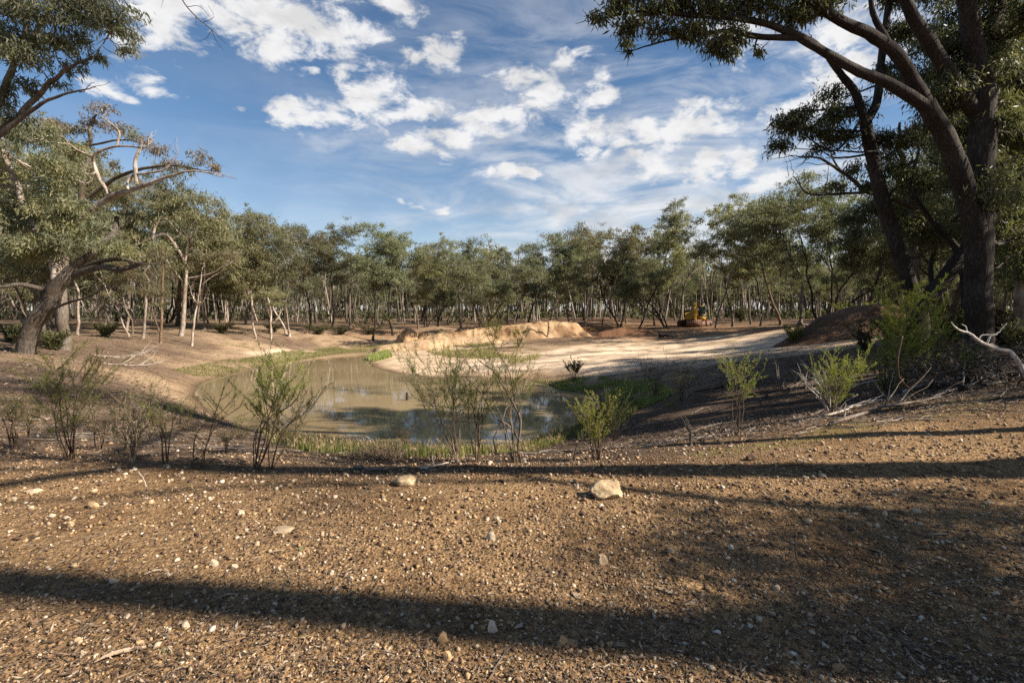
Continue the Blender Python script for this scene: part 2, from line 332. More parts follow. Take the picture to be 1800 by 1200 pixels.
# the pond bed
for q in [(600,735),(750,735),(900,735),(500,700),(620,690),(800,690),(950,715),(560,650),(620,638),(420,695)]:
    p = on_z(*q, WATER); CP.append(np.array([p[0], p[1], WATER - 0.5]))
PONDPX = [(345,690),(352,676),(385,664),(430,652),(500,638),(560,627),(610,620),(650,617.5),(676,620),(652,628),(645,636),(655,645),(690,655),(740,663),(830,664),(920,669),
          (965,677),(985,686),(1030,692),(1055,704),(1056,718),(1035,733),(1005,750),(960,766),(900,782),(820,789),(720,787),(640,781),(560,773),(500,766),(445,752),(395,735),(362,715)]
POND = np.array([on_z(px, py, WATER)[:2] for px, py in PONDPX])
POND = smooth_path(np.vstack([POND, POND[:1]]), 4)[:-1]
for p in POND[::4]: CP.append(np.array([p[0], p[1], WATER - 0.02]))
CP = np.array(CP)
def tps_fit(P, lam=0.02):
    n = len(P); d = np.linalg.norm(P[:, None, :2] - P[None, :, :2], axis=2); K = np.where(d > 0, d * d * np.log(d + 1e-9), 0) 
    A = np.zeros((n + 3, n + 3)); A[:n, :n] = K + np.eye(n) * lam * 20; A[:n, n] = 1; A[:n, n + 1:] = P[:, :2]; A[n, :n] = 1; A[n + 1:, :n] = P[:, :2].T
    return np.linalg.solve(A, np.concatenate([P[:, 2], np.zeros(3)]))
TPS = tps_fit(CP)
def pond_sd(x, y):
    """signed distance to the water's edge, negative in the water"""
    x = np.asarray(x, float); y = np.asarray(y, float); sh = x.shape; x = x.ravel(); y = y.ravel()
    d = np.full(x.shape, 1e9); ins = np.zeros(x.shape, bool); n = len(POND)
    near = (x > -30) & (x < 20) & (y > 5) & (y < 60)
    xs, ys = x[near], y[near]; dd = np.full(xs.shape, 1e9); ii = np.zeros(xs.shape, bool)
    for i in range(n):
        a = POND[i]; b = POND[(i + 1) % n]; e = b - a; t = np.clip(((xs - a[0]) * e[0] + (ys - a[1]) * e[1]) / (e @ e + 1e-12), 0, 1)
        dd = np.minimum(dd, np.hypot(xs - a[0] - t * e[0], ys - a[1] - t * e[1]))
        if a[1] != b[1]:
            c = ((a[1] > ys) != (b[1] > ys)) & (xs < (b[0] - a[0]) * (ys - a[1]) / (b[1] - a[1]) + a[0]); ii ^= c
    d[near] = np.where(ii, -dd, dd); return d.reshape(sh)
def gz(x, y, detail=True):
    x = np.asarray(x, float); y = np.asarray(y, float); sh = x.shape; xr = x.ravel(); yr = y.ravel()
    r = np.hypot(xr, yr - 20); z = np.zeros(xr.shape)
    k = r < 95
    xs, ys = xr[k], yr[k]; zz = np.full(xs.shape, TPS[-3]) + TPS[-2] * xs + TPS[-1] * ys
    for i, p in enumerate(CP):
        d2 = (xs - p[0]) ** 2 + (ys - p[1]) ** 2; zz += TPS[i] * 0.5 * d2 * np.log(d2 + 1e-12)
    z[k] = zz
    far = 0.25 + 0.35 * fbm(xr / 18, yr / 18, 5, 3) - 0.15
    w = sstep(55, 85, r); z = z * (1 - w) + far * w
    sd = pond_sd(xr, yr)
    z = np.where(sd < 0, np.minimum(z, WATER + np.maximum(sd * 0.22, -0.6)), np.maximum(z, WATER + np.minimum(sd, 1.5) * 0.07 + 0.004))
    if detail:
        a = sstep(0.0, 1.2, sd)
        z = z + a * (0.10 * (fbm(xr / 2.2, yr / 2.2, 11, 3) - 0.5) + 0.045 * (fbm(xr / 0.45, yr / 0.45, 23, 3) - 0.5))
        # soft rills and clods on the worked clay flat
        flat = np.exp(-(((xr - 7) / 12) ** 2 + ((yr - 38) / 12) ** 2)); z = z + a * flat * 0.16 * (fbm(xr / 1.6, yr / 0.9, 31, 3) - 0.5)
    return z.reshape(sh)
def g1(x, y): return float(gz(np.array([x]), np.array([y]))[0])

# ground colours, by place: gravel bank, leaf-strewn slopes, pale clay flat, orange clay, forest floor
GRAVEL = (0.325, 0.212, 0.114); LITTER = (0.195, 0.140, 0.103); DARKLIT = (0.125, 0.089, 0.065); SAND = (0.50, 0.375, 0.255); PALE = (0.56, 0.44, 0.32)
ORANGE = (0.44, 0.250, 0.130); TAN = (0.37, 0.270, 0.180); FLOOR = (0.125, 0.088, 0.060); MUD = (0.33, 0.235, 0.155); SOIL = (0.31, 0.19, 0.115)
CC = []
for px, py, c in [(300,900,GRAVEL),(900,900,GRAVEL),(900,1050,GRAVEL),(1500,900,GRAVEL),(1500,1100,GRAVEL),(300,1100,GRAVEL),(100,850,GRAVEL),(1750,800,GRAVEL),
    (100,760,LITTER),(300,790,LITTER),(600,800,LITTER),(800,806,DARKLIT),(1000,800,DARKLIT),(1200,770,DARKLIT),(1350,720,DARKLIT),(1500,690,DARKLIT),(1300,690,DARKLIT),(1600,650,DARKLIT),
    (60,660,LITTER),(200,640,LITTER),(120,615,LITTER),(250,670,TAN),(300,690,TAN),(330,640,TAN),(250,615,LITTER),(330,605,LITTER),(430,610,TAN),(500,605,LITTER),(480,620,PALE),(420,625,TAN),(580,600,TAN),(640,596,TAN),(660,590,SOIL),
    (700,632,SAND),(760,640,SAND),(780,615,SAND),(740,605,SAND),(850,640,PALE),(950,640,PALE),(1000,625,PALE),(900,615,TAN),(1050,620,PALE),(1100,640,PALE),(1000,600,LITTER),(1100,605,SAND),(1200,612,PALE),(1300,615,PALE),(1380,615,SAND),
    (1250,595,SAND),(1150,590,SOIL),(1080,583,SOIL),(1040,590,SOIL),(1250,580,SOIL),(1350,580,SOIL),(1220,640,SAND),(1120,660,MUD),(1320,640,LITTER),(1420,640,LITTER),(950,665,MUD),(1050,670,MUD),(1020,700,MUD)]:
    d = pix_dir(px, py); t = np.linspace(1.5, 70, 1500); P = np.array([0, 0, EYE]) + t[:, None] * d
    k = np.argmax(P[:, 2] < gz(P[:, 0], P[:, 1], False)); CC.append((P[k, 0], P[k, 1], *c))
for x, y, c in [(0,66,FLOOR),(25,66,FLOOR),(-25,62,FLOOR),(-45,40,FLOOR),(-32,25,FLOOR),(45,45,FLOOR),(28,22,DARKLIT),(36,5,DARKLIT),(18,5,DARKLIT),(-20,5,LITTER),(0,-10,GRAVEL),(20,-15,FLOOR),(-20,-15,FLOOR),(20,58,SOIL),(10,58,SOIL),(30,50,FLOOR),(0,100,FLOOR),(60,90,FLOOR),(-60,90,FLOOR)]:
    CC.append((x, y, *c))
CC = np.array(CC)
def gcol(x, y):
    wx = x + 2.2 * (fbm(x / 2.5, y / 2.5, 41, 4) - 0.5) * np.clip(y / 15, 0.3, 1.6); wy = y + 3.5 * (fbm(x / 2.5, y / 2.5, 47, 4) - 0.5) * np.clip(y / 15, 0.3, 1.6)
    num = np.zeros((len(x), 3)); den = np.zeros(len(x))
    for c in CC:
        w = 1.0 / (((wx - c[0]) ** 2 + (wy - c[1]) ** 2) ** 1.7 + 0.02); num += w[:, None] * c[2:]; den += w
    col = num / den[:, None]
    fl = np.exp(-(((x - 6) / 12) ** 2 + ((y - 36) / 11) ** 2)); sk = fbm(x / 3.2, y / 0.55, 53, 4); col = col * (1 + (fl * (sstep(0.36, 0.62, sk) - 0.62) * 0.62)[:, None])  # level streaks of tree shade across the clay flat, painted into the ground colour
    sd = pond_sd(x, y); m = (1 - sstep(0.1, 0.9, sd))[:, None]; col = col * (1 - m) + np.array(MUD) * 0.85 * m; w = (1 - sstep(0.05, 0.40, sd))[:, None]; col = col * (1 - 0.42 * w)
    return col
def add_gcol(me, col):
    a = me.attributes.new('gcol', 'FLOAT_COLOR', 'POINT')
    a.data.foreach_set('color', np.hstack([col, np.ones((len(col), 1))]).astype(np.float32).ravel())
def build_ground():
    rad = np.concatenate([[0.0], np.geomspace(0.9, 90, 220), np.geomspace(96, 900, 22)])
    th = np.concatenate([np.linspace(-54, 54, 370), np.linspace(58, 302, 62)]) ; th = np.radians(th)
    R, T = np.meshgrid(rad, th, indexing='ij'); X = (R * np.sin(T)).ravel(); Y = (R * np.cos(T)).ravel()
    Z = gz(X, Y); nt_ = len(th)
    i = np.arange(len(rad) - 1)[:, None] * nt_; j = np.arange(nt_)[None, :]; k = (j + 1) % nt_
    Q = np.stack([i + j, i + nt_ + j, i + nt_ + k, i + k], -1).reshape(-1, 4)
    mb = MB(); mb.add(np.stack([X, Y, Z], 1), Q); me = mb.mesh('ground', True)
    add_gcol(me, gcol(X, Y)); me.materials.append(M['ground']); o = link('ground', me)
    tag(o, 'stony brown earth sloping to the pond and on to the forest floor', None, None, 'structure')
build_ground()

def build_water():
    m, nt, N, L = new_mat('muddy_water')
    tc = N('ShaderNodeTexCoord'); mp = N('ShaderNodeMapping'); mp.inputs['Scale'].default_value = (1.0, 0.45, 1); L(tc.outputs['Object'], mp.inputs['Vector'])
    n = N('ShaderNodeTexNoise'); n.inputs['Scale'].default_value = 2.2; n.inputs['Detail'].default_value = 3; L(mp.outputs[0], n.inputs['Vector'])
    n2 = N('ShaderNodeTexNoise'); n2.inputs['Scale'].default_value = 0.35; n2.inputs['Detail'].default_value = 4; L(tc.outputs['Object'], n2.inputs['Vector'])
    p = N('ShaderNodeBsdfPrincipled'); L(ramp(N, L, n2.outputs['Fac'], [(0.35, (0.225, 0.168, 0.094)), (0.65, (0.27, 0.203, 0.117))]), p.inputs['Base Color'])
    p.inputs['Roughness'].default_value = 0.035; p.inputs['IOR'].default_value = 1.33
    b = N('ShaderNodeBump'); b.inputs['Strength'].default_value = 0.014; b.inputs['Distance'].default_value = 0.05; L(n.outputs['Fac'], b.inputs['Height']); L(b.outputs[0], p.inputs['Normal'])
    L(p.outputs[0], nt.nodes['Material Output'].inputs['Surface'])
    x0, y0 = POND.min(0) - 1.0; x1, y1 = POND.max(0) + 1.0; nx, ny = 60, 70
    X, Y = np.meshgrid(np.linspace(x0, x1, nx), np.linspace(y0, y1, ny)); X, Y = X.ravel(), Y.ravel()
    q = np.array([(j * nx + i, j * nx + i + 1, (j + 1) * nx + i + 1, (j + 1) * nx + i) for j in range(ny - 1) for i in range(nx - 1)])
    cx = X[q].mean(1); cy = Y[q].mean(1); q = q[pond_sd(cx, cy) < 0.75]
    mb = MB(); mb.add(np.stack([X, Y, np.full(len(X), WATER)], 1), q); o = mb.build('water', m, None, True)
    tag(o, 'still muddy brown water of the dam', None, None, 'structure')
build_water()

def mound(name, label, pts, width, H, col, seed, rough=0.5, top=0.8, col2=None, res=0.11):
    """heap of spoil along a line of points (x, y, relative height); real relief with rills and slumps"""
    P = smooth_path(np.array(pts, float), 14)
    x0, y0 = P[:, :2].min(0) - width * 1.15; x1, y1 = P[:, :2].max(0) + width * 1.15
    nx = int((x1 - x0) / res); ny = int((y1 - y0) / res); X, Y = np.meshgrid(np.linspace(x0, x1, nx), np.linspace(y0, y1, ny)); X, Y = X.ravel(), Y.ravel()
    wx = X + 0.9 * (fbm(X / 1.1, Y / 1.1, seed, 4) - 0.5) * rough * 2; wy = Y + 0.9 * (fbm(X / 1.1, Y / 1.1, seed + 9, 4) - 0.5) * rough * 2
    f = np.zeros(len(X))
    for p in P:
        d = np.hypot(wx - p[0], wy - p[1]) / width; f = np.maximum(f, p[2] * (1 - sstep(top * 0.35, 1.0, d)))
    rill = (fbm(X / 0.35, Y / 1.5, seed + 3, 3) - 0.5)
    z = gz(X, Y) - 0.12 + H * f * (1 + 0.30 * (fbm(X / 1.3, Y / 1.3, seed + 5, 4) - 0.5) * 2 * rough) + 0.55 * H * rill * f * (1.05 - f) * 2 * rough
    z = z + np.minimum(f * 3, 1) * rough * (0.20 * np.abs(fbm(X / 0.75, Y / 0.75, seed + 21, 3) - 0.5) * -1 + 0.12 * (fbm(X / 0.25, Y / 0.25, seed + 25, 2) - 0.5))   # gullies and clods
    q = np.array([(j * nx + i, j * nx + i + 1, (j + 1) * nx + i + 1, (j + 1) * nx + i) for j in range(ny - 1) for i in range(nx - 1)])
    q = q[f[q].max(1) > 0.0]
    use = np.unique(q); mp = np.full(len(X), -1); mp[use] = np.arange(len(use)); q = mp[q]
    mb = MB(); mb.add(np.stack([X, Y, z], 1)[use], q); me = mb.mesh(name, True)
    n = fbm(X / 1.2, Y / 1.2, seed + 7, 4)[use][:, None]; c2 = np.array(col2 or col); w = sstep(0.4, 0.62, n)
    add_gcol(me, np.array(col) * (1 - w) + c2 * w); me.materials.append(M['clay']); o = link(name, me)
    return tag(o, label, None, None, 'structure')
mound('clay_mound', 'long eroded orange clay spoil mound beyond the pond', [(-8.0,47.0,.35),(-6.4,47.6,.6),(-4,48.2,.75),(-1.5,48.4,.9),(1,48.4,.92),(3.2,48.6,1.05),(5.2,48.6,1.05)], 2.7, 1.25, (0.50,0.345,0.208), 3, 0.62, 0.9, (0.42,0.265,0.150))
mound('clay_mound', 'low pale clay shelf in front of the long spoil mound', [(-10.5,43.5,.7),(-8,44,1),(-5,44.5,1),(-2.5,44.8,.8)], 2.0, 0.75, (0.52,0.365,0.225), 14, 0.5, 0.9)
mound('clay_mound', 'small pointed clay heap at the left end of the spoil mound', [(-9.9,47.6,1),(-9.5,47.7,.9)], 1.25, 1.35, (0.46,0.30,0.175), 19, 0.7, 0.5)
mound('clay_mound', 'small clay heap between pointed heap and the long mound', [(-8.6,48.0,1),(-8.2,48.0,.8)], 0.9, 0.95, (0.45,0.285,0.16), 27, 0.7, 0.5)
mound('soil_mound', 'smooth brown soil heap under the right-hand trees', [(17.3,28.0,.6),(18.4,28.2,.95),(20.0,28.4,1.0),(21.6,28.4,.9)], 3.2, 1.5, (0.31,0.195,0.125), 33, 0.42, 0.6, (0.23,0.14,0.09))
mound('soil_mound', 'low reddish soil heap on the flat left of the excavator', [(8.6,47.2,.8),(10.2,47.4,1),(12.0,47.2,.7)], 1.7, 0.62, (0.30,0.165,0.10), 39, 0.4, 0.6)
mound('soil_mound', 'broken red clay ridge at the forest edge right of the mound', [(6.8,53,.6),(9,53.6,.9),(11.5,53.8,.7)], 1.3, 0.7, (0.36,0.19,0.10), 44, 0.7, 0.6)

# ------------------------------------------------------------------ trees
def clump(mb, tw, rng, c, R, n, L, W, droop=0.9, flat=0.7, twig=0.012, tint=None):
    """a tuft of hanging gum leaves: sprays round sub-centres, with twigs to them"""
    ns = max(5, int(n / 24)); d = unit(rng.normal(size=(ns, 3))); d[:, 2] = np.where(d[:, 2] < -0.2, -d[:, 2] * 0.6, d[:, 2])
    S = c + d * (R * rng.random(ns) ** 0.45)[:, None] * np.array([1, 1, flat])
    k = rng.integers(0, ns, n); P = S[k] + rng.normal(size=(n, 3)) * R * 0.20 * np.array([1, 1, 0.9])
    D = unit(rng.normal(size=(n, 3)) * 0.75 + np.array([0, 0, -droop]) + (P - c) / R * 0.35)
    r = np.clip(rng.random(n) * 0.75 + rng.random(ns)[k] * 0.35 - 0.05 if tint is None else rng.random(n) * 0.5 + tint, 0, 1)
    mb.leaves(P, D, L * (0.6 + 0.8 * rng.random(n)), W * (0.6 + 0.8 * rng.random(n)), rng, r)
    if tw is not None:
        for s in S[:min(ns, 9)]:
            m = (c + s) / 2 + rng.normal(size=3) * R * 0.12; tw.tube(np.array([c - [0, 0, R * 0.15], m, s]), [twig, twig * 0.7, twig * 0.3], 3)
def wobble(path, rng, amp):
    n = len(path); w = np.cumsum(rng.normal(size=(n, 3)) * amp, axis=0); t = np.linspace(0, 1, n)[:, None]
    return path + w - w[-1] * t
LEAFINESS = 0.58
def generic_tree(seed, H=12.0, bare=0.45, spread=0.5, nfork=3, leafN=420, R=0.95, L=0.26, W=0.06, r0=0.16, lean=0.05, levels=2, droop=1.25, stems=1, dead=2, extra=1, bend=1.5, low_limb=True):
    """a whole gum tree: returns trunk mesh data and crown mesh data, base at the origin"""
    rng = np.random.default_rng(seed); T = MB(); C = MB(); tips = []
    def grow(p, d, ln, r, lev):
        n = 7; step = ln / (n - 1); P = [p]; dd = d
        for i in range(n - 1):
            dd = unit(dd + rng.normal(size=3) * 0.10 * (bend if lev == 0 else 1.2 + lev * 0.5) + np.array([0, 0, 0.06])); P.append(P[-1] + dd * step)
        P = np.array(P); rad = np.linspace(r, r * 0.62, n); T.tube(P, rad, 8 if lev == 0 else 6 if lev == 1 else 4)
        if lev >= levels:
            tips.append((P[-1], ln)); tips.append((P[n // 2] + rng.normal(size=3) * 0.3, ln * 0.8)); return
        if lev >= 1 and rng.random() < 0.7: tips.append((P[n // 2] + rng.normal(size=3) * 0.35, ln * 0.6))
        k = nfork if lev == 0 else (2 if rng.random() < 0.55 else 3); a0 = rng.random() * 6.28
        for j in range(k):
            a = a0 + j * 6.28 / k + rng.normal() * 0.35; tilt = spread * (0.55 + 0.75 * rng.random())
            side = np.array([math.cos(a), math.sin(a), 0]); nd = unit(dd * math.cos(tilt) + side * math.sin(tilt) + np.array([0, 0, 0.12]))
            grow(P[-1], nd, ln * (0.52 + 0.2 * rng.random()) if lev == 0 else ln * (0.6 + 0.22 * rng.random()), r * 0.62 * (0.62 if k > 2 else 0.75), lev + 1)
        if lev == 0:
            for j in range(rng.integers(1, 3) if low_limb else 0):      # a lower side limb
                q = P[rng.integers(4, 6)]; a = rng.random() * 6.28; grow(q, unit(np.array([math.cos(a), math.sin(a), 0.75])), ln * 0.42, r * 0.32, levels - 1 if levels > 1 else 1)
            for j in range(dead):                    # bare dead twigs on the bole
                q = P[rng.integers(2, 6)]; a = rng.random() * 6.28; e = np.array([math.cos(a), math.sin(a), 0.4 * rng.random()]); l = 0.5 + 1.3 * rng.random()
                T.tube(np.array([q, q + e * l * 0.5 + [0, 0, 0.1 * l], q + e * l + [0, 0, 0.05]]), [0.025, 0.018, 0.006], 4)
    for s in range(stems):
        a = rng.random() * 6.28; o = np.array([math.cos(a), math.sin(a), 0]) * (0.22 if stems > 1 else 0)
        ln = unit(np.array([math.cos(a) * lean * (3 if stems > 1 else 1), math.sin(a) * lean * (3 if stems > 1 else 1), 1.0]))
        # root flare
        f = np.array([o - [0, 0, 0.4], o, o + ln * 0.5]); T.tube(f, [r0 * 1.7, r0 * 1.4, r0 * 1.02], 8)
        grow(o + ln * 0.3, ln, H * bare, r0 * (0.8 if stems > 1 else 1), 0)
    for (c, ln) in tips:
        s = R * (0.7 + 0.6 * rng.random()); clump(C, T, rng, c + np.array([0, 0, 0.1]), s, int(LEAFINESS * leafN * (s / R) ** 2), L, W, droop, 0.82, 0.012)
        for j in range(extra):
            c2 = c + unit(rng.normal(size=3) * np.array([1, 1, 0.8]) + np.array([0, 0, -0.45])) * R * (0.8 + 1.1 * rng.random()); s2 = R * (0.4 + 0.5 * rng.random())
            T.tube(np.array([c, (c + c2) / 2 + [0, 0, -0.05], c2]), [0.02, 0.014, 0.006], 3); clump(C, None, rng, c2, s2, int(LEAFINESS * leafN * (s2 / R) ** 2), L, W, droop, 0.8, 0.01)
    z = max(v[:, 2].max() for v in C.v)
    return T.mesh('trunk', True), C.mesh('crown'), z
VAR = {}
def variant(k, **kw): VAR[k] = generic_tree(**kw)
variant('round1', seed=1, bare=0.44, spread=0.50, R=0.95, leafN=430, extra=3, r0=0.13)
variant('round2', seed=2, bare=0.42, spread=0.56, R=0.92, leafN=400, nfork=4, extra=2, r0=0.13)
variant('round3', seed=3, bare=0.46, spread=0.48, R=0.92, leafN=400, lean=0.12, extra=3, r0=0.13)
variant('tall1', seed=4, bare=0.52, spread=0.36, R=0.88, leafN=360, extra=3, r0=0.12)
variant('tall2', seed=5, bare=0.50, spread=0.42, R=0.88, leafN=340, lean=0.08, extra=3, r0=0.12)
variant('slim1', seed=6, bare=0.60, spread=0.32, R=0.82, leafN=320, nfork=2, r0=0.10, extra=3)
variant('slim2', seed=7, bare=0.56, spread=0.40, R=0.82, leafN=300, nfork=2, r0=0.095, lean=0.1, extra=3)
variant('multi1', seed=8, bare=0.46, spread=0.42, R=0.85, leafN=320, nfork=2, stems=3, r0=0.12, lean=0.1, extra=2)
variant('multi2', seed=9, bare=0.44, spread=0.45, R=0.88, leafN=320, nfork=3, stems=2, r0=0.13, lean=0.12, extra=2)
variant('sparse1', seed=10, bare=0.40, spread=0.60, R=0.9, leafN=190, r0=0.14, dead=6)
variant('sparse2', seed=11, bare=0.46, spread=0.50, R=0.85, leafN=170, nfork=2, r0=0.12, dead=6)
variant('pole1', seed=12, bare=0.56, spread=0.36, lean=0.16, bend=1.9, R=0.9, leafN=230, nfork=2, r0=0.09, dead=5)
variant('pole2', seed=13, bare=0.52, spread=0.42, bend=2.2, R=0.9, leafN=220, nfork=2, r0=0.08, lean=0.22, dead=6)
variant('pole3', seed=14, bare=0.52, spread=0.40, R=0.9, leafN=220, nfork=3, r0=0.10, lean=0.05, dead=5)
variant('near1', seed=21, bare=0.36, spread=0.52, R=1.0, leafN=720, L=0.17, W=0.036, r0=0.18, extra=1)
variant('near2', seed=22, bare=0.40, spread=0.48, R=1.0, leafN=720, L=0.17, W=0.036, r0=0.16, lean=0.1, extra=1)
variant('mast', seed=23, H=20, bare=0.66, spread=0.40, R=1.1, leafN=320, nfork=2, r0=0.17, lean=0.0, extra=0, bend=0.3, dead=1, low_limb=False)
BASEM = {}
def place_tree(v, x, y, h, bark, leaf, label, group, rz, name='eucalyptus_tree', sx=1.0):
    tme, cme, z0 = VAR[v]; s = h / z0
    for me, k in ((tme, 'bark_grey'), (cme, 'leaf')):
        if not me.materials: me.materials.append(M[k])
    e = empty(name, (x, y, g1(x, y) - 0.05), rz); e.scale = (s * sx, s * sx, s)
    for nm, me, mt in (('trunk', tme, bark), ('crown', cme, leaf)):
        o = link(nm, me, e); o.material_slots[0].link = 'OBJECT'; o.material_slots[0].material = M[mt]
    return tag(e, label, 'tree', group)
ORD = ['first', 'second', 'third', 'fourth', 'fifth', 'sixth', 'seventh', 'eighth', 'ninth', 'tenth', 'eleventh', 'twelfth', 'thirteenth', 'fourteenth', 'fifteenth', 'sixteenth', 'seventeenth', 'eighteenth']
# the front row: picture column of the bole, distance, picture row of the top, form, bark, leaf, width factor
FRONT = {
 'on the far left bank': [(135,31,330,'tall2','bark_pale','leaf',1),(180,36,360,'round3','bark_grey','leaf_olive',1.1),(225,34,380,'slim1','bark_pale','leaf_olive',1),(283,33,410,'slim2','bark_brown','leaf_olive',1.15),(365,47,410,'round1','bark_grey','leaf_olive',1),(400,44,430,'sparse2','bark_brown','leaf_olive',1)],
 'left of the clay heaps': [(447,43,432,'slim2','bark_pale','leaf_olive',1.2),(476,45,368,'round1','bark_grey','leaf_olive',1.0),(508,46,395,'multi2','bark_pale','leaf',1.0),(545,51,400,'round2','bark_dark','leaf_olive',.9),(583,52,376,'tall1','bark_grey','leaf',1.2),(615,58,415,'sparse1','bark_grey','leaf',1.0),(655,49,390,'tall2','bark_dark','leaf',1.15),(690,52,398,'round3','bark_dark','leaf',1.0)],
 'behind the long clay mound': [(735,55,425,'round1','bark_grey','leaf_olive',.95),(770,58,412,'tall1','bark_dark','leaf_olive',1.2),(810,60,410,'sparse1','bark_pale','leaf_olive',1.0),(850,52,418,'multi1','bark_dark','leaf',1.15),(890,58,432,'tall2','bark_grey','leaf',1.1),(928,55,408,'round1','bark_dark','leaf',.95),(965,60,405,'sparse2','bark_pale','leaf_olive',1.2),(1003,57,412,'round3','bark_brown','leaf',1.0)],
 'between clay mound and excavator': [(1028,62,390,'tall1','bark_pale','leaf_olive',1.2),(1058,58,405,'slim2','bark_pale','leaf_olive',1.2),(1092,60,384,'multi2','bark_dark','leaf_olive',1.0),(1124,53,343,'slim1','bark_dark','leaf',1.0),(1150,62,405,'tall2','bark_grey','leaf_olive',1.1),(1172,56,396,'multi1','bark_dark','leaf',.9),(1196,66,388,'sparse1','bark_grey','leaf_olive',.9)],
 'between excavator and soil heap': [(1258,50,365,'slim2','bark_grey','leaf_olive',1.1),(1288,51,333,'tall1','bark_grey','leaf_olive',1.1),(1320,58,375,'tall2','bark_grey','leaf',1.1),(1337,49,350,'slim1','bark_dark','leaf',1.1),(1372,52,330,'round3','bark_brown','leaf',1.0),(1408,45,303,'tall2','bark_grey','leaf',1.2),(1438,43,325,'slim1','bark_dark','leaf_dark',1.2),(1462,46,315,'multi1','bark_dark','leaf',.9),(1500,42,330,'multi2','bark_grey','leaf_dark',1.0),(1525,38,315,'round1','bark_dark','leaf_dark',.9)],
}
FORM = {'round': 'broad crowned gum tree', 'tall': 'tall gum tree', 'slim': 'slender gum tree', 'multi': 'many-stemmed gum tree', 'sparse': 'thinly leaved gum tree', 'pole': 'thin pole-like gum tree', 'near': 'leafy gum tree'}
BK = {'bark_dark': 'dark bark', 'bark_grey': 'grey bark', 'bark_pale': 'pale bark', 'bark_brown': 'brown bark'}
rt = random.Random(5)
for where, rows in FRONT.items():
    for i, (px, Y, top, v, bark, leaf, sx) in enumerate(sorted(rows)):
        p = at(px, 560, Y); z = g1(p[0], p[1]); h = at(px, top, Y)[2] - z + 0.1
        lab = f"{FORM[v[:-1]]}, {BK[bark]}, {ORD[i]} from left {where}"
        place_tree(v, p[0], p[1], h, bark, leaf, lab, 'treeline gum trees', rt.random() * 6.28, sx=sx)
# the shaded forest behind: told apart only as trunks
n = 0; spots = []
while n < 215:
    Y = rt.uniform(60, 104); X = rt.uniform(-1.05, 1.05) * Y
    if abs(X) < 40 and Y < 64: continue
    if any((X - a) ** 2 + (Y - b) ** 2 < 5.0 for a, b in spots): continue
    spots.append((X, Y)); n += 1
    v = rt.choice(['pole1', 'pole2', 'pole3', 'slim1', 'slim2', 'tall2', 'multi1', 'pole1', 'pole2', 'pole3', 'sparse2'])
    bk = rt.choice(['bark_dark', 'bark_grey', 'bark_grey', 'bark_pale', 'bark_brown'])
    place_tree(v, X, Y, rt.uniform(7.6, 10.8) * (0.9 if abs(X) < 45 else 1.15), bk, rt.choice(['leaf', 'leaf_olive', 'leaf_dark']),
               f"{FORM[v[:-1]]}, {BK[bk]}, deep in the dim forest {'left of' if X < -8 else 'right of' if X > 8 else 'behind'} the clay mound", 'trunks of the forest behind', rt.random() * 6.28)
# woods to the left and the right of the clearing
def wood(region, count, forms, hs, label, group, barks, leaves, seed, dmin=2.2):
    r = random.Random(seed); got = []; tries = 0
    while len(got) < count and tries < 4000:
        tries += 1; X = r.uniform(region[0], region[1]); Y = r.uniform(region[2], region[3])
        if not region[4](X, Y) or any((X - a) ** 2 + (Y - b) ** 2 < dmin ** 2 for a, b in got): continue
        got.append((X, Y)); f = r.choice(forms); bk = r.choice(barks)
        place_tree(f, X, Y, r.uniform(*hs), bk, r.choice(leaves), f"{FORM[f[:-1]]}, {BK[bk]}, {label}", group, r.random() * 6.28)
wood((-62,-24,14,60,lambda x,y: x < -25 - max(0, (y - 40)) * -0.0 and abs(x) < y * 1.12 + 4), 44, ['pole1','slim1','tall2','tall1','round3','sparse1','multi1','pole3','slim2'], (9.5, 13.5), 'in the wood behind the left bank', 'wood behind the left bank', ['bark_pale','bark_grey','bark_brown','bark_dark'], ['leaf','leaf_olive'], 71)
wood((14,62,13,60,lambda x,y: x > (0.86 if y < 23 else 0.74) * y + 2.0 + (5 if 23 < y < 36 else 0) and x < y * 1.1 + 4), 28, ['pole1','slim1','tall1','near1','near2','round2','multi1','pole3','slim2'], (8.5, 12), 'in the shaded wood behind the soil heap', 'wood at the right', ['bark_dark','bark_dark','bark_grey','bark_brown'], ['leaf','leaf_dark'], 72)

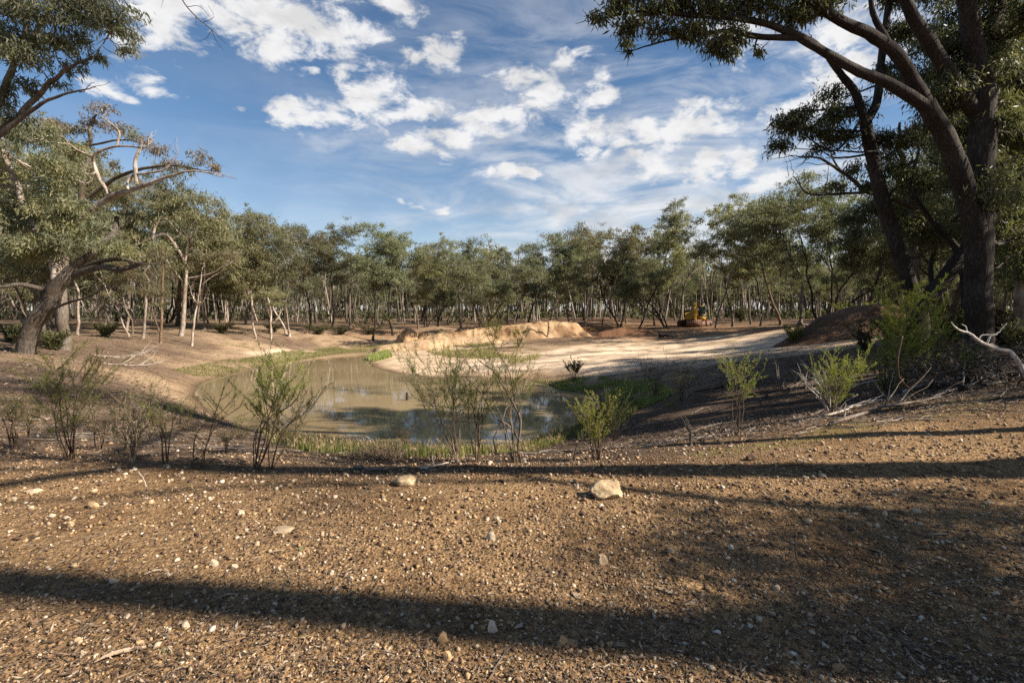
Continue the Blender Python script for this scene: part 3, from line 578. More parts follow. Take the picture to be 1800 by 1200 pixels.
for i, (x, y, h, v, lab) in enumerate([(14.8,17.2,8,'near1','leafy dark gum just right of the soil heap, nearest of its row'),(16.6,19.2,6.8,'near2','leafy dark gum behind the high-forking gum'),(18.4,21.6,7,'near1','leafy dark gum at the right shoulder of the soil heap'),(20.8,24,9.5,'near2','leafy dark gum far behind the great gum'),(19.5,18.5,10,'near2','leafy dark gum seen right of the great gum trunk')]):
    place_tree(v, x, y, h, 'bark_dark', 'leaf_dark', lab, 'wood at the right', i * 2.1)
def far_forest():
    rng = np.random.default_rng(77); T = MB(); C = MB()
    for k in range(3000):
        Y = rng.uniform(68, 165); X = rng.uniform(-1.08, 1.08) * Y; z = 0.3; h = rng.uniform(8.5, 12)
        tl = rng.normal(size=2) * 1.3; r = rng.uniform(0.05, 0.14)
        P = np.array([[X, Y, z - 0.4], [X + tl[0] * 0.4 + rng.normal() * 0.35, Y + tl[1] * 0.4, z + h * 0.45], [X + tl[0], Y + tl[1], z + h * 0.9]]); T.tube(P, [r, r * 0.75, r * 0.35], 4, rng.random())
        if k % 2: T.tube(np.array([P[1], P[1] + [rng.normal() * 0.9, 0, 1.6], P[1] + [rng.normal() * 1.6, 0, 3.2]]), [r * 0.55, r * 0.4, r * 0.2], 3, rng.random())
        if k % 5 or Y < 84: continue
        for j in range(7):
            c = P[2] + np.array([rng.normal() * 1.5, rng.normal() * 1.5, rng.uniform(-6.0, 0.9)]); m = 34
            p = c + unit(rng.normal(size=(m, 3))) * (rng.random(m) ** 0.5)[:, None] * np.array([1.6, 1.6, 0.9]); d = unit(rng.normal(size=(m, 3)) + np.array([0, 0, -0.5]))
            C.leaves(p, d, 0.85, 0.36, rng)
    for k in range(620):           # low scrub between the boles
        Y = rng.uniform(72, 165); X = rng.uniform(-1.08, 1.08) * Y; c = np.array([X, Y, 0.5]); m = 28
        p = c + unit(rng.normal(size=(m, 3))) * np.array([1.5, 1.5, 0.9]); C.leaves(p, unit(rng.normal(size=(m, 3)) + np.array([0, 0, 0.5])), 0.8, 0.34, rng)
    a = C.build('far_forest', M['leaf_dark']); tag(a, 'far leafy mass of forest seen between the trunks', 'forest', None, 'stuff')
    m = rnd_mat('far_bark', [(0, (0.06, 0.047, 0.036)), (0.6, (0.15, 0.12, 0.095)), (1, (0.34, 0.29, 0.24))], noise_scale=3)
    b = T.build('far_trunks', m, None, True); tag(b, 'far grey trunks of the forest crowding into one mass', 'forest', None, 'stuff')
far_forest()

# ------------------------------------------------------------------ trees one can describe: traced stems at their own distance
def hero_tree(name, label, stems, clumps, bark, leaf, seed, L=0.13, W=0.028, dens=1.0, wob=0.02, group=None, twig=0.016, leaf2=None, droop=1.2, cat='tree', deadtw=0, pale=()):
    """stems: polylines of (px, py, distance, radius); clumps: (px, py, distance, radius in metres, amount)"""
    rng = np.random.default_rng(seed); T = MB(); LB = MB(); C = MB(); C2 = MB(); paths = []
    b = at(*stems[0][0][:3]); base = np.array([b[0], b[1], g1(b[0], b[1])])
    for k, st in enumerate(stems):
        A = np.array([[*at(q[0], q[1], q[2]), q[3]] for q in st])
        if k == 0: A = np.vstack([[base[0], base[1], base[2] - 0.3, A[0, 3] * 1.22], A[A[:, 2] > base[2] + 0.15]])
        P = smooth_path(A, 6); X = wobble(P[:, :3], rng, wob * 0.55 * max(0.3, min(1.0, P[0, 3] * 3))); rad = np.maximum(P[:, 3], 0.006)
        rad = rad * (1 + 0.10 * (rng.random(len(rad)) - 0.5)); (LB if k in pale else T).tube(X - base, rad, 12 if rad[0] > 0.12 else 7); paths.append((X, rad))
        if rad[-1] < 0.06 and k:                  # ends break up into fine twigs
            for j in range(3):
                d = unit(unit(X[-1] - X[-3]) + rng.normal(size=3) * 0.45); l = (0.25 + 0.4 * rng.random()) * min(2.0, max(0.7, st[-1][2] / 12)); i0 = -1 if j < 2 else -4
                q = X[i0] + d * np.linspace(0, l, 6)[:, None]; (LB if k in pale else T).tube(wobble(q, rng, 0.05 * l) - base, np.linspace(min(rad[i0] * 0.8, 0.02), 0.003, 6), 4)
    allp = np.vstack([p for p, _ in paths]); allr = np.concatenate([r for _, r in paths]); allk = np.concatenate([np.full(len(r), i in pale) for i, (_, r) in enumerate(paths)])
    for q in clumps:
        c = at(q[0], q[1], q[2]); R = q[3]; am = q[4] if len(q) > 4 else 1.0
        d = np.linalg.norm(allp - c, axis=1) + 0.5 * np.maximum(0, allp[:, 2] - c[2]) ; k = int(np.argmin(d)); s = allp[k]; dist = d[k]
        if dist > 0.15:
            mid = (s + c) / 2 + rng.normal(size=3) * dist * 0.14 + np.array([0, 0, -0.08 * dist]); r0 = min(allr[k] * 0.7, 0.012 + 0.016 * dist)
            W_ = wobble(smooth_path(np.array([s, mid, c]), 5), rng, 0.012); (LB if allk[k] else T).tube(W_ - base, np.linspace(r0, 0.007, len(W_)), 5)
        n = int(1.95 * R * R * 3.14 * 1.6 / (L * W * 0.55) * dens * am)
        clump(C2 if (leaf2 and rng.random() < 0.45) else C, LB if allk[k] else T, rng, c - base, R, max(n, 60), L, W, droop, 0.75, twig * 0.55)
    for j in range(deadtw):
        k = rng.integers(0, len(allp)); s = allp[k]; e = unit(rng.normal(size=3) + np.array([0, 0, .2])); l = 0.4 + rng.random() * 0.9
        if allr[k] > 0.02: (LB if allk[k] else T).tube(wobble(s + e * np.linspace(0, l, 6)[:, None], rng, 0.03) - base, np.linspace(0.014, 0.004, 6), 4)
    e = empty(name, base); T.build('trunk', M[bark], e, True)
    if LB.n: tag(LB.build('limb', M['bark_pale'], e, True), 'bleached pale limb')
    if C.n: C.build('crown', M[leaf], e)
    if C2.n: C2.build('crown', M[leaf2], e)
    return tag(e, label, cat, group)
def fill(seed, poly, n, Y0, Y1, R0, R1, amt=1.0, keep=None):
    """clump spots spread inside a picture outline, at distances Y0..Y1"""
    r = random.Random(seed); out = []; poly = list(poly); xs = [p[0] for p in poly]; ys = [p[1] for p in poly]; tries = 0
    while len(out) < n and tries < 9000:
        tries += 1; x = r.uniform(min(xs), max(xs)); y = r.uniform(min(ys), max(ys)); c = False
        for i in range(len(poly)):
            a, b = poly[i], poly[(i + 1) % len(poly)]
            if (a[1] > y) != (b[1] > y) and x < (b[0] - a[0]) * (y - a[1]) / (b[1] - a[1]) + a[0]: c = not c
        if c and (keep is None or keep(x, y)): out.append((x, y, r.uniform(Y0, Y1), r.uniform(R0, R1), amt))
    return out
# right: the great many-stemmed gum
hero_tree('eucalyptus_tree', 'great dark many-stemmed gum at the right with limbs arching leftward',
  [[(1728,600,11,.25),(1724,500,11,.245),(1722,400,11,.24),(1725,250,11,.235),(1722,150,11,.22),(1705,50,10.8,.17),(1690,-80,10.5,.13),(1680,-250,10.3,.08)],
   [(1722,165,11,.17),(1745,60,11.3,.15),(1770,-60,11.5,.1),(1790,-200,11.6,.05)],
   [(1716,450,11,.21),(1702,370,10.9,.195),(1672,270,10.7,.18),(1627,180,10.4,.16)],
   [(1634,192,10.4,.12),(1560,147,10.2,.105),(1490,115,10,.09),(1415,68,9.7,.075),(1340,40,9.5,.055),(1220,28,9.3,.045),(1130,20,9.2,.026),(1040,35,9.1,.012)],
   [(1412,67,9.7,.06),(1340,66,9.6,.05),(1270,55,9.4,.04),(1180,70,9.3,.02),(1110,90,9.3,.01)],
   [(1630,186,10.4,.14),(1590,110,10.2,.12),(1550,68,10,.11),(1480,30,9.7,.09),(1415,-5,9.4,.09),(1330,-60,9.2,.05)],
   [(1718,200,11,.15),(1675,140,10.8,.14),(1640,85,10.6,.13),(1590,0,10.2,.1),(1560,-80,10,.07)],
   [(1560,75,10,.07),(1535,30,10,.05),(1528,-10,10,.04),(1520,-60,10,.02)]],
  [(1050,35,9.1,.22),(1080,20,9.2,.28),(1110,45,9.2,.32),(1105,85,9.3,.2,.7),(1150,20,9.2,.34),(1165,55,9.3,.3),(1200,5,9.3,.4),(1215,60,9.4,.34),(1250,25,9.4,.42),(1262,80,9.4,.32),(1295,70,9.5,.33),(1300,10,9.5,.42),
   (1345,15,9.5,.42),(1280,98,9.5,.22,.8),(1390,30,9.6,.36),(1420,15,9.6,.4),(1400,-30,9.4,.5),(1340,-50,9.3,.5),(1240,-30,9.3,.5),(1160,-25,9.2,.45),(1100,-10,9.2,.4),(1460,10,9.6,.3),(1330,95,9.6,.18,.6)]
   + fill(3, [(1590,-60),(1840,-60),(1840,420),(1750,420),(1660,330),(1600,140)], 76, 10.4, 13.5, .38, .6, .6),
  'bark_dark', 'leaf_dark', 31, wob=0.03)
# right: second gum, forking high up
hero_tree('eucalyptus_tree', 'slim dark gum forking high up, left of the great gum',
  [[(1616,560,13,.19),(1597,500,13,.175),(1565,400,13,.165),(1545,330,13,.155),(1530,260,13,.145),(1520,210,13,.13)],
   [(1521,214,13,.1),(1503,165,12.8,.095),(1475,128,12.6,.08),(1440,80,12.4,.05),(1410,60,12.3,.03)],
   [(1521,214,13,.12),(1540,180,13,.1),(1548,110,13,.09),(1562,0,13,.07),(1570,-80,13,.04)]],
  [(1440,235,12.9,.45),(1400,225,12.9,.42),(1372,258,12.8,.32),(1462,205,13,.4),(1415,200,13,.33),(1385,215,12.9,.4),(1480,245,13,.4),(1440,265,12.9,.28,.7),(1500,200,13.4,.45,.8),(1470,170,13.8,.5,.6),(1560,130,13.2,.4),(1580,60,13.2,.45),(1545,250,13.5,.4),(1570,300,13.5,.45),
   (1600,60,13,.45),(1575,0,13,.5),(1590,250,13.3,.5),(1620,330,13.5,.55),(1590,400,14,.5),(1640,420,14,.6),(1530,330,14,.4,.7)],
  'bark_dark', 'leaf_dark', 32)
hero_tree('eucalyptus_tree', 'blackened trunk leaning right, crossing the foot of the great gum',
  [[(1606,560,12.4,.19),(1650,495,12.4,.175),(1700,430,12.3,.14),(1780,335,12.2,.1),(1850,250,12.1,.07)],[(1690,443,12.3,.08),(1640,390,12.4,.06),(1612,350,12.4,.04),(1600,320,12.4,.02)]],
  [(1850,240,12,.6),(1800,250,12.2,.55),(1870,180,12,.6),(1600,310,12.5,.35,.8)], 'bark_dark', 'leaf_dark', 33)
hero_tree('eucalyptus_tree', 'pale-stemmed gum at the right edge behind the great gum',
  [[(1792,560,14,.12),(1796,400,14,.115),(1800,250,14,.105),(1792,120,14,.095),(1782,40,14,.08),(1770,-60,14,.06)],[(1793,125,14,.08),(1775,85,14,.07),(1740,58,13.8,.05),(1715,40,13.7,.02)]],
  fill(5, [(1700,60),(1850,60),(1850,520),(1760,500),(1700,300)], 44, 13.5, 17, .5, .75, .8), 'bark_pale', 'leaf_dark', 34)
hero_tree('eucalyptus_tree', 'crooked small gum with bleached twisting branches under the high fork',
  [[(1612,560,15,.13),(1606,450,15,.12),(1610,380,15,.11),(1597,300,15,.09),(1585,255,15,.06),(1582,215,15,.03)],
   [(1608,365,15,.08),(1570,350,14.8,.07),(1520,335,14.6,.06),(1480,305,14.4,.045),(1440,280,14.3,.03),(1400,275,14.2,.015)],
   [(1530,337,14.6,.04),(1470,340,14.4,.035),(1420,338,14.2,.025),(1395,310,14.2,.012)],[(1480,305,14.4,.03),(1462,270,14.4,.02),(1450,255,14.4,.01)],
   [(1600,310,15,.05),(1615,270,15,.04),(1610,235,15,.025),(1622,205,15,.01)]],
  [(1500,300,14.8,.4,.6),(1560,280,15,.45,.7),(1470,330,14.6,.35,.5),(1620,230,15,.45),(1540,370,15,.5),(1500,390,15.4,.5,.8)], 'bark_grey', 'leaf_dark', 35, wob=0.06, deadtw=14)
# left: near gum, its boughs hanging into the picture
hero_tree('eucalyptus_tree', 'near gum at the top left, leafy boughs hanging in from outside the picture',
  [[(-170,620,9,.26),(-150,450,9,.24),(-110,350,9,.2),(-50,290,9,.10),(0,228,9,.06),(60,178,9,.045),(110,130,8.9,.03),(175,95,8.8,.012)],
   [(-60,300,9,.07),(10,160,9,.055),(35,95,9,.045),(55,20,9,.035),(70,-60,9,.02)],[(-20,250,9,.05),(60,190,8.8,.03),(110,168,8.7,.02),(165,153,8.6,.006)],
   [(200,-60,8.6,.03),(190,0,8.6,.02),(195,50,8.6,.015),(180,80,8.6,.008)],[(36,95,9,.04),(75,40,9,.035),(110,-20,9,.03)]],
  fill(8, [(-40,-60),(205,-60),(222,30),(205,70),(120,95),(75,110),(-40,130)], 34, 8.5, 9.3, .24, .42, .8) + [(225,60,8.6,.2),(218,90,8.6,.17),(235,80,8.6,.12,.7),(15,165,9,.25),(40,150,9,.22,.8),(95,150,9,.18,.7),(10,210,9,.3),(-20,180,9,.4),(120,125,9,.2,.8),(170,100,8.8,.2,.8),(150,112,8.8,.18,.7),(60,160,9,.2,.7)],
  'bark_grey', 'leaf', 36, wob=0.03, L=0.11, W=0.020, dens=0.62)
tw = MB(); rg = np.random.default_rng(9); tb = at(300, -70, 7.5)
for pth in ([(300,-70),(318,-5),(345,30),(372,52),(398,78)],[(345,30),(343,45)],[(372,52),(380,72),(392,88)],[(330,12),(352,12),(372,35)],[(318,-5),(290,-2),(283,15)],[(372,54),(362,68),(350,72)],[(356,40),(376,30),(366,10)]):
    A = np.array([at(x, y, 7.5) for x, y in pth]) - tb; tw.tube(smooth_path(A, 4), np.linspace(0.011 if len(pth) == 5 else 0.005, 0.002, (len(pth) - 1) * 4 + 1), 4)
e = empty('hanging_twig', tb); tw.build('twig', M['stem'], e, True); tag(e, 'bare dark forked twig hanging at the top edge, right of the left boughs', 'twig')
# left: old leaning gum with a bleached limb
hero_tree('eucalyptus_tree', 'old thick-trunked gum leaning right on the left bank, long bleached limb above',
  [[(48,606,19,.29),(66,565,19,.28),(95,515,19,.26),(125,478,19,.21),(160,452,19,.14),(190,420,19.2,.12),(205,380,19.4,.08)],
   [(116,488,19,.14),(175,468,18.7,.12),(215,472,18.5,.1),(258,460,18.3,.04)],[(128,476,19,.1),(190,455,18.6,.08),(255,464,18.2,.03)],
   [(104,505,19,.20),(100,450,19.3,.19),(112,410,19.5,.17),(142,378,19.5,.125),(190,342,19.3,.105),(240,324,19,.085),(290,306,18.8,.055),(335,298,18.6,.03),(375,305,18.5,.02)],
   [(190,342,19.3,.07),(172,312,19.3,.065),(166,276,19.3,.055),(205,258,19.2,.04),(255,258,19.1,.03),(262,242,19.1,.012)],[(240,324,19,.08),(240,280,19,.06),(245,262,19,.04)],
   [(166,276,19.3,.05),(135,262,19.3,.04),(100,235,19.3,.02)],[(205,258,19.2,.04),(208,230,19.2,.03),(180,205,19.2,.015)],[(225,332,19,.06),(235,310,19,.05),(290,298,18.8,.03),(312,270,18.8,.012)],
   [(88,450,19.3,.14),(50,380,19.5,.12),(20,300,19.5,.09),(-10,240,19.5,.05)],[(95,515,19,.1),(40,500,18.5,.08),(0,505,18.2,.06),(-40,500,18,.04)],[(70,557,19,.07),(110,535,18.6,.045),(160,520,18.2,.035),(200,498,18,.012)]],
  fill(11, [(-60,225),(60,215),(125,250),(140,300),(120,345),(165,400),(215,420),(200,450),(110,455),(60,470),(-60,480)], 70, 18.2, 21.5, .5, .8, .55),
  'bark_old', 'leaf', 37, L=0.19, W=0.042, leaf2='leaf_olive', wob=0.05, deadtw=10, pale=(3, 4, 5, 6, 7, 8, 9))
hero_tree('eucalyptus_tree', 'thin brown-leaved gum whose sparse top rises above the bleached limb',
  [[(110,580,23,.24),(105,480,23,.2),(130,400,23,.17),(150,320,23,.13),(160,250,23,.08),(170,200,23,.04)],[(140,360,23,.1),(210,310,22.6,.08),(290,290,22.2,.05),(360,300,22,.02)],[(150,310,23,.06),(100,260,23,.04),(60,225,23,.02)],[(160,255,23,.05),(220,245,22.8,.035),(260,255,22.6,.02)]],
  [(180,195,23,.55,.4),(160,215,23,.5,.45),(205,225,22.8,.5,.4),(235,240,22.7,.5,.4),(255,250,22.6,.4,.35),(280,265,22.4,.5,.45),(300,290,22.3,.45,.35),(350,280,22,.5,.4),(380,300,22,.4,.4),(330,295,22.1,.4,.3),(120,230,23,.6,.45),(80,225,23,.6,.4),(60,210,23,.5,.35),(40,240,23,.6,.45),(140,255,23,.5,.3),(195,290,22.8,.4,.25)],
  'bark_grey', 'leaf_dry', 38, L=0.17, W=0.035, leaf2='leaf_olive', wob=0.07, deadtw=12)
# left bank: pale stems standing clear of the wood
hero_tree('eucalyptus_tree', 'white gum with crooked white boughs, tallest pale tree on the left bank',
  [[(318,592,38,.15),(324,545,38,.14),(328,480,38,.12),(326,455,38,.105),(335,420,38,.08),(345,390,38,.06)],[(327,465,38,.12),(308,430,37.8,.11),(290,412,37.6,.1),(268,420,37.4,.09),(235,432,37.2,.06),(212,434,37,.02)],
   [(268,420,37.4,.1),(275,395,37.5,.09),(292,385,37.6,.07),(318,412,37.8,.05),(340,420,37.8,.03)],[(330,440,38,.08),(365,425,38.4,.06),(398,420,38.8,.03),(410,440,39,.015)],[(326,500,38,.07),(300,470,37.8,.05),(290,450,37.8,.03)],[(328,490,38,.07),(372,480,38,.06),(400,460,38,.04),(410,455,38,.02)]],
  [(280,370,37.6,1.0,.45),(310,358,37.8,1.0,.45),(345,352,38,1.1,.45),(375,358,38.4,.9,.4),(395,375,38.6,.8,.4),(260,395,37.5,.9,.4),(330,385,38,1.2,.5),(370,400,38.4,1.2,.6),(395,425,38.8,1.1,.6),(350,430,38.4,1.1,.6),(290,440,38,1.0,.5),(240,420,37.3,.9,.5),(405,460,39,1.0,.6),(320,470,38.4,1,.5)],
  'bark_pale', 'leaf_olive', 39, L=0.27, W=0.055, wob=0.06, deadtw=8)
def bank_stem(label, st, cl, bark, seed):
    hero_tree('eucalyptus_tree', label, st, cl, bark, 'leaf_olive', seed, L=0.26, W=0.055, wob=0.12, deadtw=4)
bank_stem('bare bent white stem with one fork, leftmost slim gum on the left bank', [[(251,593,34,0.088),(256,560,34,0.082),(258,520,34,0.075),(261,495,34,0.068),(256,480,34,0.061),(262,465,34,0.041)],[(260,500,34,0.041),(270,492,34,0.027),(276,485,34,0.014)]], [(258,455,34.3,.9,.5),(235,450,34.5,.9,.5),(280,440,34.5,.9,.5)], 'bark_pale', 40)
bank_stem('straight reddish-brown slim stem between two white stems on the left bank', [[(283,600,32,0.075),(284,550,32,0.068),(287,500,32,0.061),(286,465,32,0.041)]], [(285,450,32.3,.8,.5),(300,470,32.4,.6,.4)], 'bark_brown', 41)
bank_stem('slim gum with low white forks, rightmost stem of the left bank group', [[(338,597,35,0.075),(341,560,35,0.068),(346,530,35,0.054),(352,500,35,0.041),(356,470,35,0.027)],[(346,532,35,0.041),(338,520,35,0.027),(334,505,35,0.014)],[(346,535,35,0.034),(358,530,35,0.020),(362,520,35,0.010)],[(356,500,35,0.034),(385,480,35,0.031),(402,462,35,0.020)]], [(360,455,35.2,.9,.5),(400,450,35.3,.9,.5),(340,470,35.3,.7,.4)], 'bark_pale', 42)
bank_stem('slim pale gum bent at its foot, on the far bank left of a forked one', [[(453,596,42,0.082),(446,575,42,0.075),(445,540,42,0.068),(440,500,42,0.054),(435,460,42,0.034)]], [(435,440,42,1.2,.7),(455,450,42,1.1,.7),(420,455,42,1.0,.6)], 'bark_pale', 43)
bank_stem('pale gum forking near the ground on the far bank', [[(476,590,43,0.082),(476,565,43,0.075),(474,540,43,0.061),(465,510,43,0.048),(455,490,43,0.034)],[(477,570,43,0.054),(488,560,43,0.048),(493,545,43,0.027)]], [(460,470,43,1.1,.7),(495,480,43,1.1,.7)], 'bark_pale', 44)

# ------------------------------------------------------------------ trees outside the picture that throw the bands of shade
SHADE = [ # x, y, height, form, width, lean in degrees
 (12.0,3.9,26,'mast',1.9,11),(13.0,0.45,28,'mast',1.6,7),(12.8,0.9,18,'mast',0.9,0),(9.0,1.9,5.2,'near1',1.0,0),(10.6,-1.0,6.3,'near1',1.0,0),(16,5.6,12,'slim2',1.0,0),
 (10.4,4.9,19,'mast',1.3,5),(11.5,6.8,20,'mast',1.6,6),(17,13.6,20,'mast',1.6,8),(19.5,16.6,20,'mast',1.5,8),(22.5,19.8,20,'mast',1.7,8),(23,15,12,'tall1',1,0),
 (25.5,13,13,'round1',1.1,0),(27.5,18.5,13,'round2',1.1,0),(32,24,13,'round1',1.1,0),(30,15,14,'round3',1.1,0)]
for i, (x, y, h, v, sx, lean) in enumerate(SHADE):
    e = place_tree(v, x, y, h, 'bark_dark', 'leaf', 'gum tree outside the picture at the right, shading the gravel bank', 'gum trees outside the picture', 0.0 if lean else i * 1.7, sx=sx)
    e.rotation_euler[0] = math.radians(lean)

# ------------------------------------------------------------------ shrubs
def ground_hit(px, py):
    d = pix_dir(px, py); t = np.concatenate([np.linspace(1.2, 30, 1400), np.linspace(30, 90, 900)]); P = np.array([0, 0, EYE]) + t[:, None] * d
    k = int(np.argmax(P[:, 2] < gz(P[:, 0], P[:, 1]))); return P[k]
def shrub(label, base, h, w, seed, nstem=5, leafn=2600, leaf='leaf_shrub', stem='stem', L=0.030, W=0.0048, lean=(0, 0), bare=0.45, up=0.8, name='shrub', group='shrubs round the pond', stem_r=0.0075, sub=6, tops=None, fl=1.0):
    """wiry shrub: stems fanning from the foot, side shoots, needle leaves crowding the shoots' outer part"""
    rng = np.random.default_rng(seed); S = MB(); C = MB(); b = np.array(base, float); shoots = []
    for k in range(nstem):
        a = 6.28 * (k + rng.random() * 0.7) / nstem; r = w * 0.5 * (0.35 + 0.65 * rng.random()); hh = h * (0.72 + 0.28 * rng.random())
        tip = np.array([math.cos(a) * r + lean[0], math.sin(a) * r * 0.8 + lean[1], hh])
        mid = tip * np.array([0.28, 0.28, 0.38]) + rng.normal(size=3) * 0.04 * h; mid2 = tip * np.array([0.66, 0.66, 0.70]) + rng.normal(size=3) * 0.045 * h
        P = smooth_path(np.array([[rng.normal() * 0.015, rng.normal() * 0.015, -0.06], mid, mid2, tip]), 4); P = wobble(P, rng, 0.006 * h)
        S.tube(P, np.linspace(stem_r * (0.7 + 0.6 * rng.random()), stem_r * 0.22, len(P)), 5); shoots.append(P[int(len(P) * bare):])
        for j in range(sub):
            i = rng.integers(int(len(P) * bare * 0.75), len(P) - 2); s = P[i]; a2 = a + rng.normal() * 1.4; l = h * (0.14 + 0.22 * rng.random())
            d = unit(np.array([math.cos(a2) * 0.75, math.sin(a2) * 0.75, up])); q = np.array([s, s + d * l * 0.5 + rng.normal(size=3) * 0.015, s + d * l + np.array([0, 0, 0.12 * l])])
            q = smooth_path(q, 3); S.tube(q, np.linspace(stem_r * 0.42, stem_r * 0.14, len(q)), 3); shoots.append(q)
            for jj in range(2 if nstem < 12 else 1):
                i2 = rng.integers(2, len(q)); s2 = q[i2]; d2 = unit(d + rng.normal(size=3) * 0.5 + np.array([0, 0, 0.25])); q2 = np.array([s2, s2 + d2 * l * 0.28, s2 + d2 * l * 0.55]); S.tube(q2, [stem_r * 0.25, stem_r * 0.18, stem_r * 0.1], 3); shoots.append(q2)
    if leafn:
        per = max(3, int(leafn * 1.15) // len(shoots))
        for q in shoots:
            t = rng.random(per) ** 0.7 * (len(q) - 1); i = np.minimum(t.astype(int), len(q) - 2); f = (t - i)[:, None]; P = q[i] * (1 - f) + q[i + 1] * f; tan = unit(q[i + 1] - q[i])
            D = unit(tan * 0.8 + rng.normal(size=(per, 3)) * 0.65 + np.array([0, 0, 0.3])); C.leaves(P + rng.normal(size=(per, 3)) * L * 0.12, D, L * (0.6 + 0.8 * rng.random(per)), W * (0.7 + 0.6 * rng.random(per)), rng, np.clip(rng.random(per) * 0.6 + 0.4 * (P[:, 2] / h) ** 2, 0, 1))
    e = empty(name, b); S.build('stems', M[stem], e, True)
    if leafn: C.build('foliage', M[leaf], e)
    return tag(e, label, 'shrub' if name == 'shrub' else name.replace('_', ' '), group)
def shrub_px(label, px, base_y, top_y, wpx, seed, lean_px=0, **kw):
    p = ground_hit(px, base_y); sc = p[1] / 900.0; h = (base_y - top_y) * sc * 1.02
    return shrub(label, p, h, wpx * sc, seed, lean=(lean_px * sc, 0), **kw)
shrub_px('large wiry dark green shrub at the left end of the bank crest', 125, 808, 622, 125, 101, nstem=9, leafn=5200, leaf='leaf_shrub', bare=0.35)
shrub_px('small dark twiggy shrub at the very left edge', 22, 786, 690, 60, 102, nstem=5, leafn=1500, leaf='leaf_drab')
shrub_px('thin half-bare shrub between left edge and the large wiry shrub', 50, 775, 700, 50, 103, nstem=4, leafn=700, leaf='leaf_shrub')
shrub_px('low bare twiggy shrub right of the large wiry shrub', 178, 792, 715, 60, 104, nstem=6, leafn=500, leaf='leaf_drab')
shrub_px('grey-green shrub with a crowd of pale straight stems on the left bank', 232, 815, 690, 85, 105, nstem=13, leafn=3200, leaf='leaf_drab', stem='stem_pale', bare=0.3)
shrub_px('sparse shrub behind the pale-stemmed shrub, against bright sand', 270, 745, 660, 75, 106, nstem=5, leafn=800, leaf='leaf_shrub', bare=0.4)
shrub_px('thin upright shrub just right of the pale-stemmed shrub', 292, 815, 705, 45, 107, nstem=4, leafn=800, leaf='leaf_shrub')
shrub_px('slim shrub leaning far right over the slope toward the water', 346, 822, 672, 60, 108, lean_px=78, nstem=3, leafn=700, leaf='leaf_shrub', bare=0.5)
shrub_px('small dark leafy shrub at the left tip of the pond', 330, 748, 705, 40, 109, nstem=5, leafn=700, leaf='leaf_shrub', bare=0.2)
shrub_px('low green shrub at the near left shore', 425, 775, 735, 55, 110, nstem=5, leafn=700, leaf='leaf_shrub', bare=0.3)
shrub_px('tiny grey shrub on the slope below the low green shore shrub', 398, 796, 755, 35, 116, nstem=4, leafn=300, leaf='leaf_drab')
shrub_px('bright-tipped open shrub leaning right in front of the pond', 448, 826, 622, 100, 111, lean_px=72, nstem=8, leafn=4600, leaf='leaf_bright', bare=0.55, sub=6)
shrub_px('dark arching shoots on the right side of the bright-tipped shrub', 470, 822, 672, 60, 112, lean_px=85, nstem=4, leafn=1700, leaf='leaf_drab', bare=0.55)
shrub_px('wide fan-shaped shrub standing before the middle of the pond', 806, 814, 612, 150, 113, lean_px=-38, nstem=11, leafn=5200, leaf='leaf_shrub', stem='stem_pale', bare=0.45, sub=7)
shrub_px('tall thin upright shoots just right of the fan-shaped shrub', 838, 812, 622, 60, 114, lean_px=8, nstem=6, leafn=1500, leaf='leaf_shrub', bare=0.5)
shrub_px('small dead thistle-like plant at the water edge below the fan-shaped shrub', 712, 800, 745, 40, 115, nstem=6, leafn=350, leaf='leaf_drab')
shrub_px('open feathery shrub with bright leaves around a curved pale sapling', 905, 812, 600, 160, 117, lean_px=-30, nstem=7, leafn=2600, leaf='leaf_bright', stem='stem_pale', bare=0.55, sub=5)
shrub_px('bright yellow-green shrub by the near right corner of the pond', 1052, 808, 702, 80, 118, lean_px=-14, nstem=9, leafn=2600, leaf='leaf_bright', bare=0.4)
shrub_px('dull olive shrub leaning right behind the yellow-green one', 1080, 775, 690, 70, 119, nstem=8, leafn=2000, leaf='leaf_shrub', bare=0.3)
shrub_px('dark dry flower-headed shrub standing alone on the pale flat', 1010, 670, 634, 44, 120, nstem=12, leafn=1500, leaf='leaf_drab', bare=0.6, W=0.03, L=0.06)
shrub_px('twiggy olive shrub on the right shore, left of its green twin', 1152, 700, 622, 80, 121, nstem=10, leafn=1900, leaf='leaf_drab', bare=0.3)
shrub_px('green shrub on the right shore beside the twiggy olive one', 1197, 705, 628, 50, 122, nstem=8, leafn=1900, leaf='leaf_shrub', bare=0.3)
shrub_px('slender shrub with pale crossed stems and a green top on the right slope', 1296, 765, 625, 65, 123, nstem=7, leafn=2300, leaf='leaf_bright', stem='stem_pale', bare=0.6)
shrub_px('small green sprig low on the right slope', 1180, 725, 700, 30, 124, nstem=4, leafn=500, leaf='leaf_bright')
shrub_px('broom-like green shrub with bare pale stems on its left, mid right slope', 1462, 728, 612, 100, 125, lean_px=14, nstem=14, leafn=8500, leaf='leaf_bright', stem='stem_pale', bare=0.3)
shrub_px('bare pale forked stems beside the broom-like shrub', 1456, 722, 640, 70, 126, lean_px=-38, nstem=4, leafn=150, leaf='leaf_drab', stem='dead_white', stem_r=0.014)
shrub_px('tall bright green broom shrub before the dark trunks on the right', 1590, 680, 508, 90, 127, lean_px=-6, nstem=20, leafn=17000, leaf='leaf_bright', bare=0.15, L=0.05, W=0.008)
shrub_px('spreading green shrub at the foot of the tall broom shrub', 1560, 690, 590, 110, 128, nstem=14, leafn=9000, leaf='leaf_bright', bare=0.15)
shrub_px('rounded dark green bush behind the tall broom shrub', 1650, 650, 560, 90, 129, nstem=14, leafn=6000, leaf='leaf_shrub', bare=0.1)
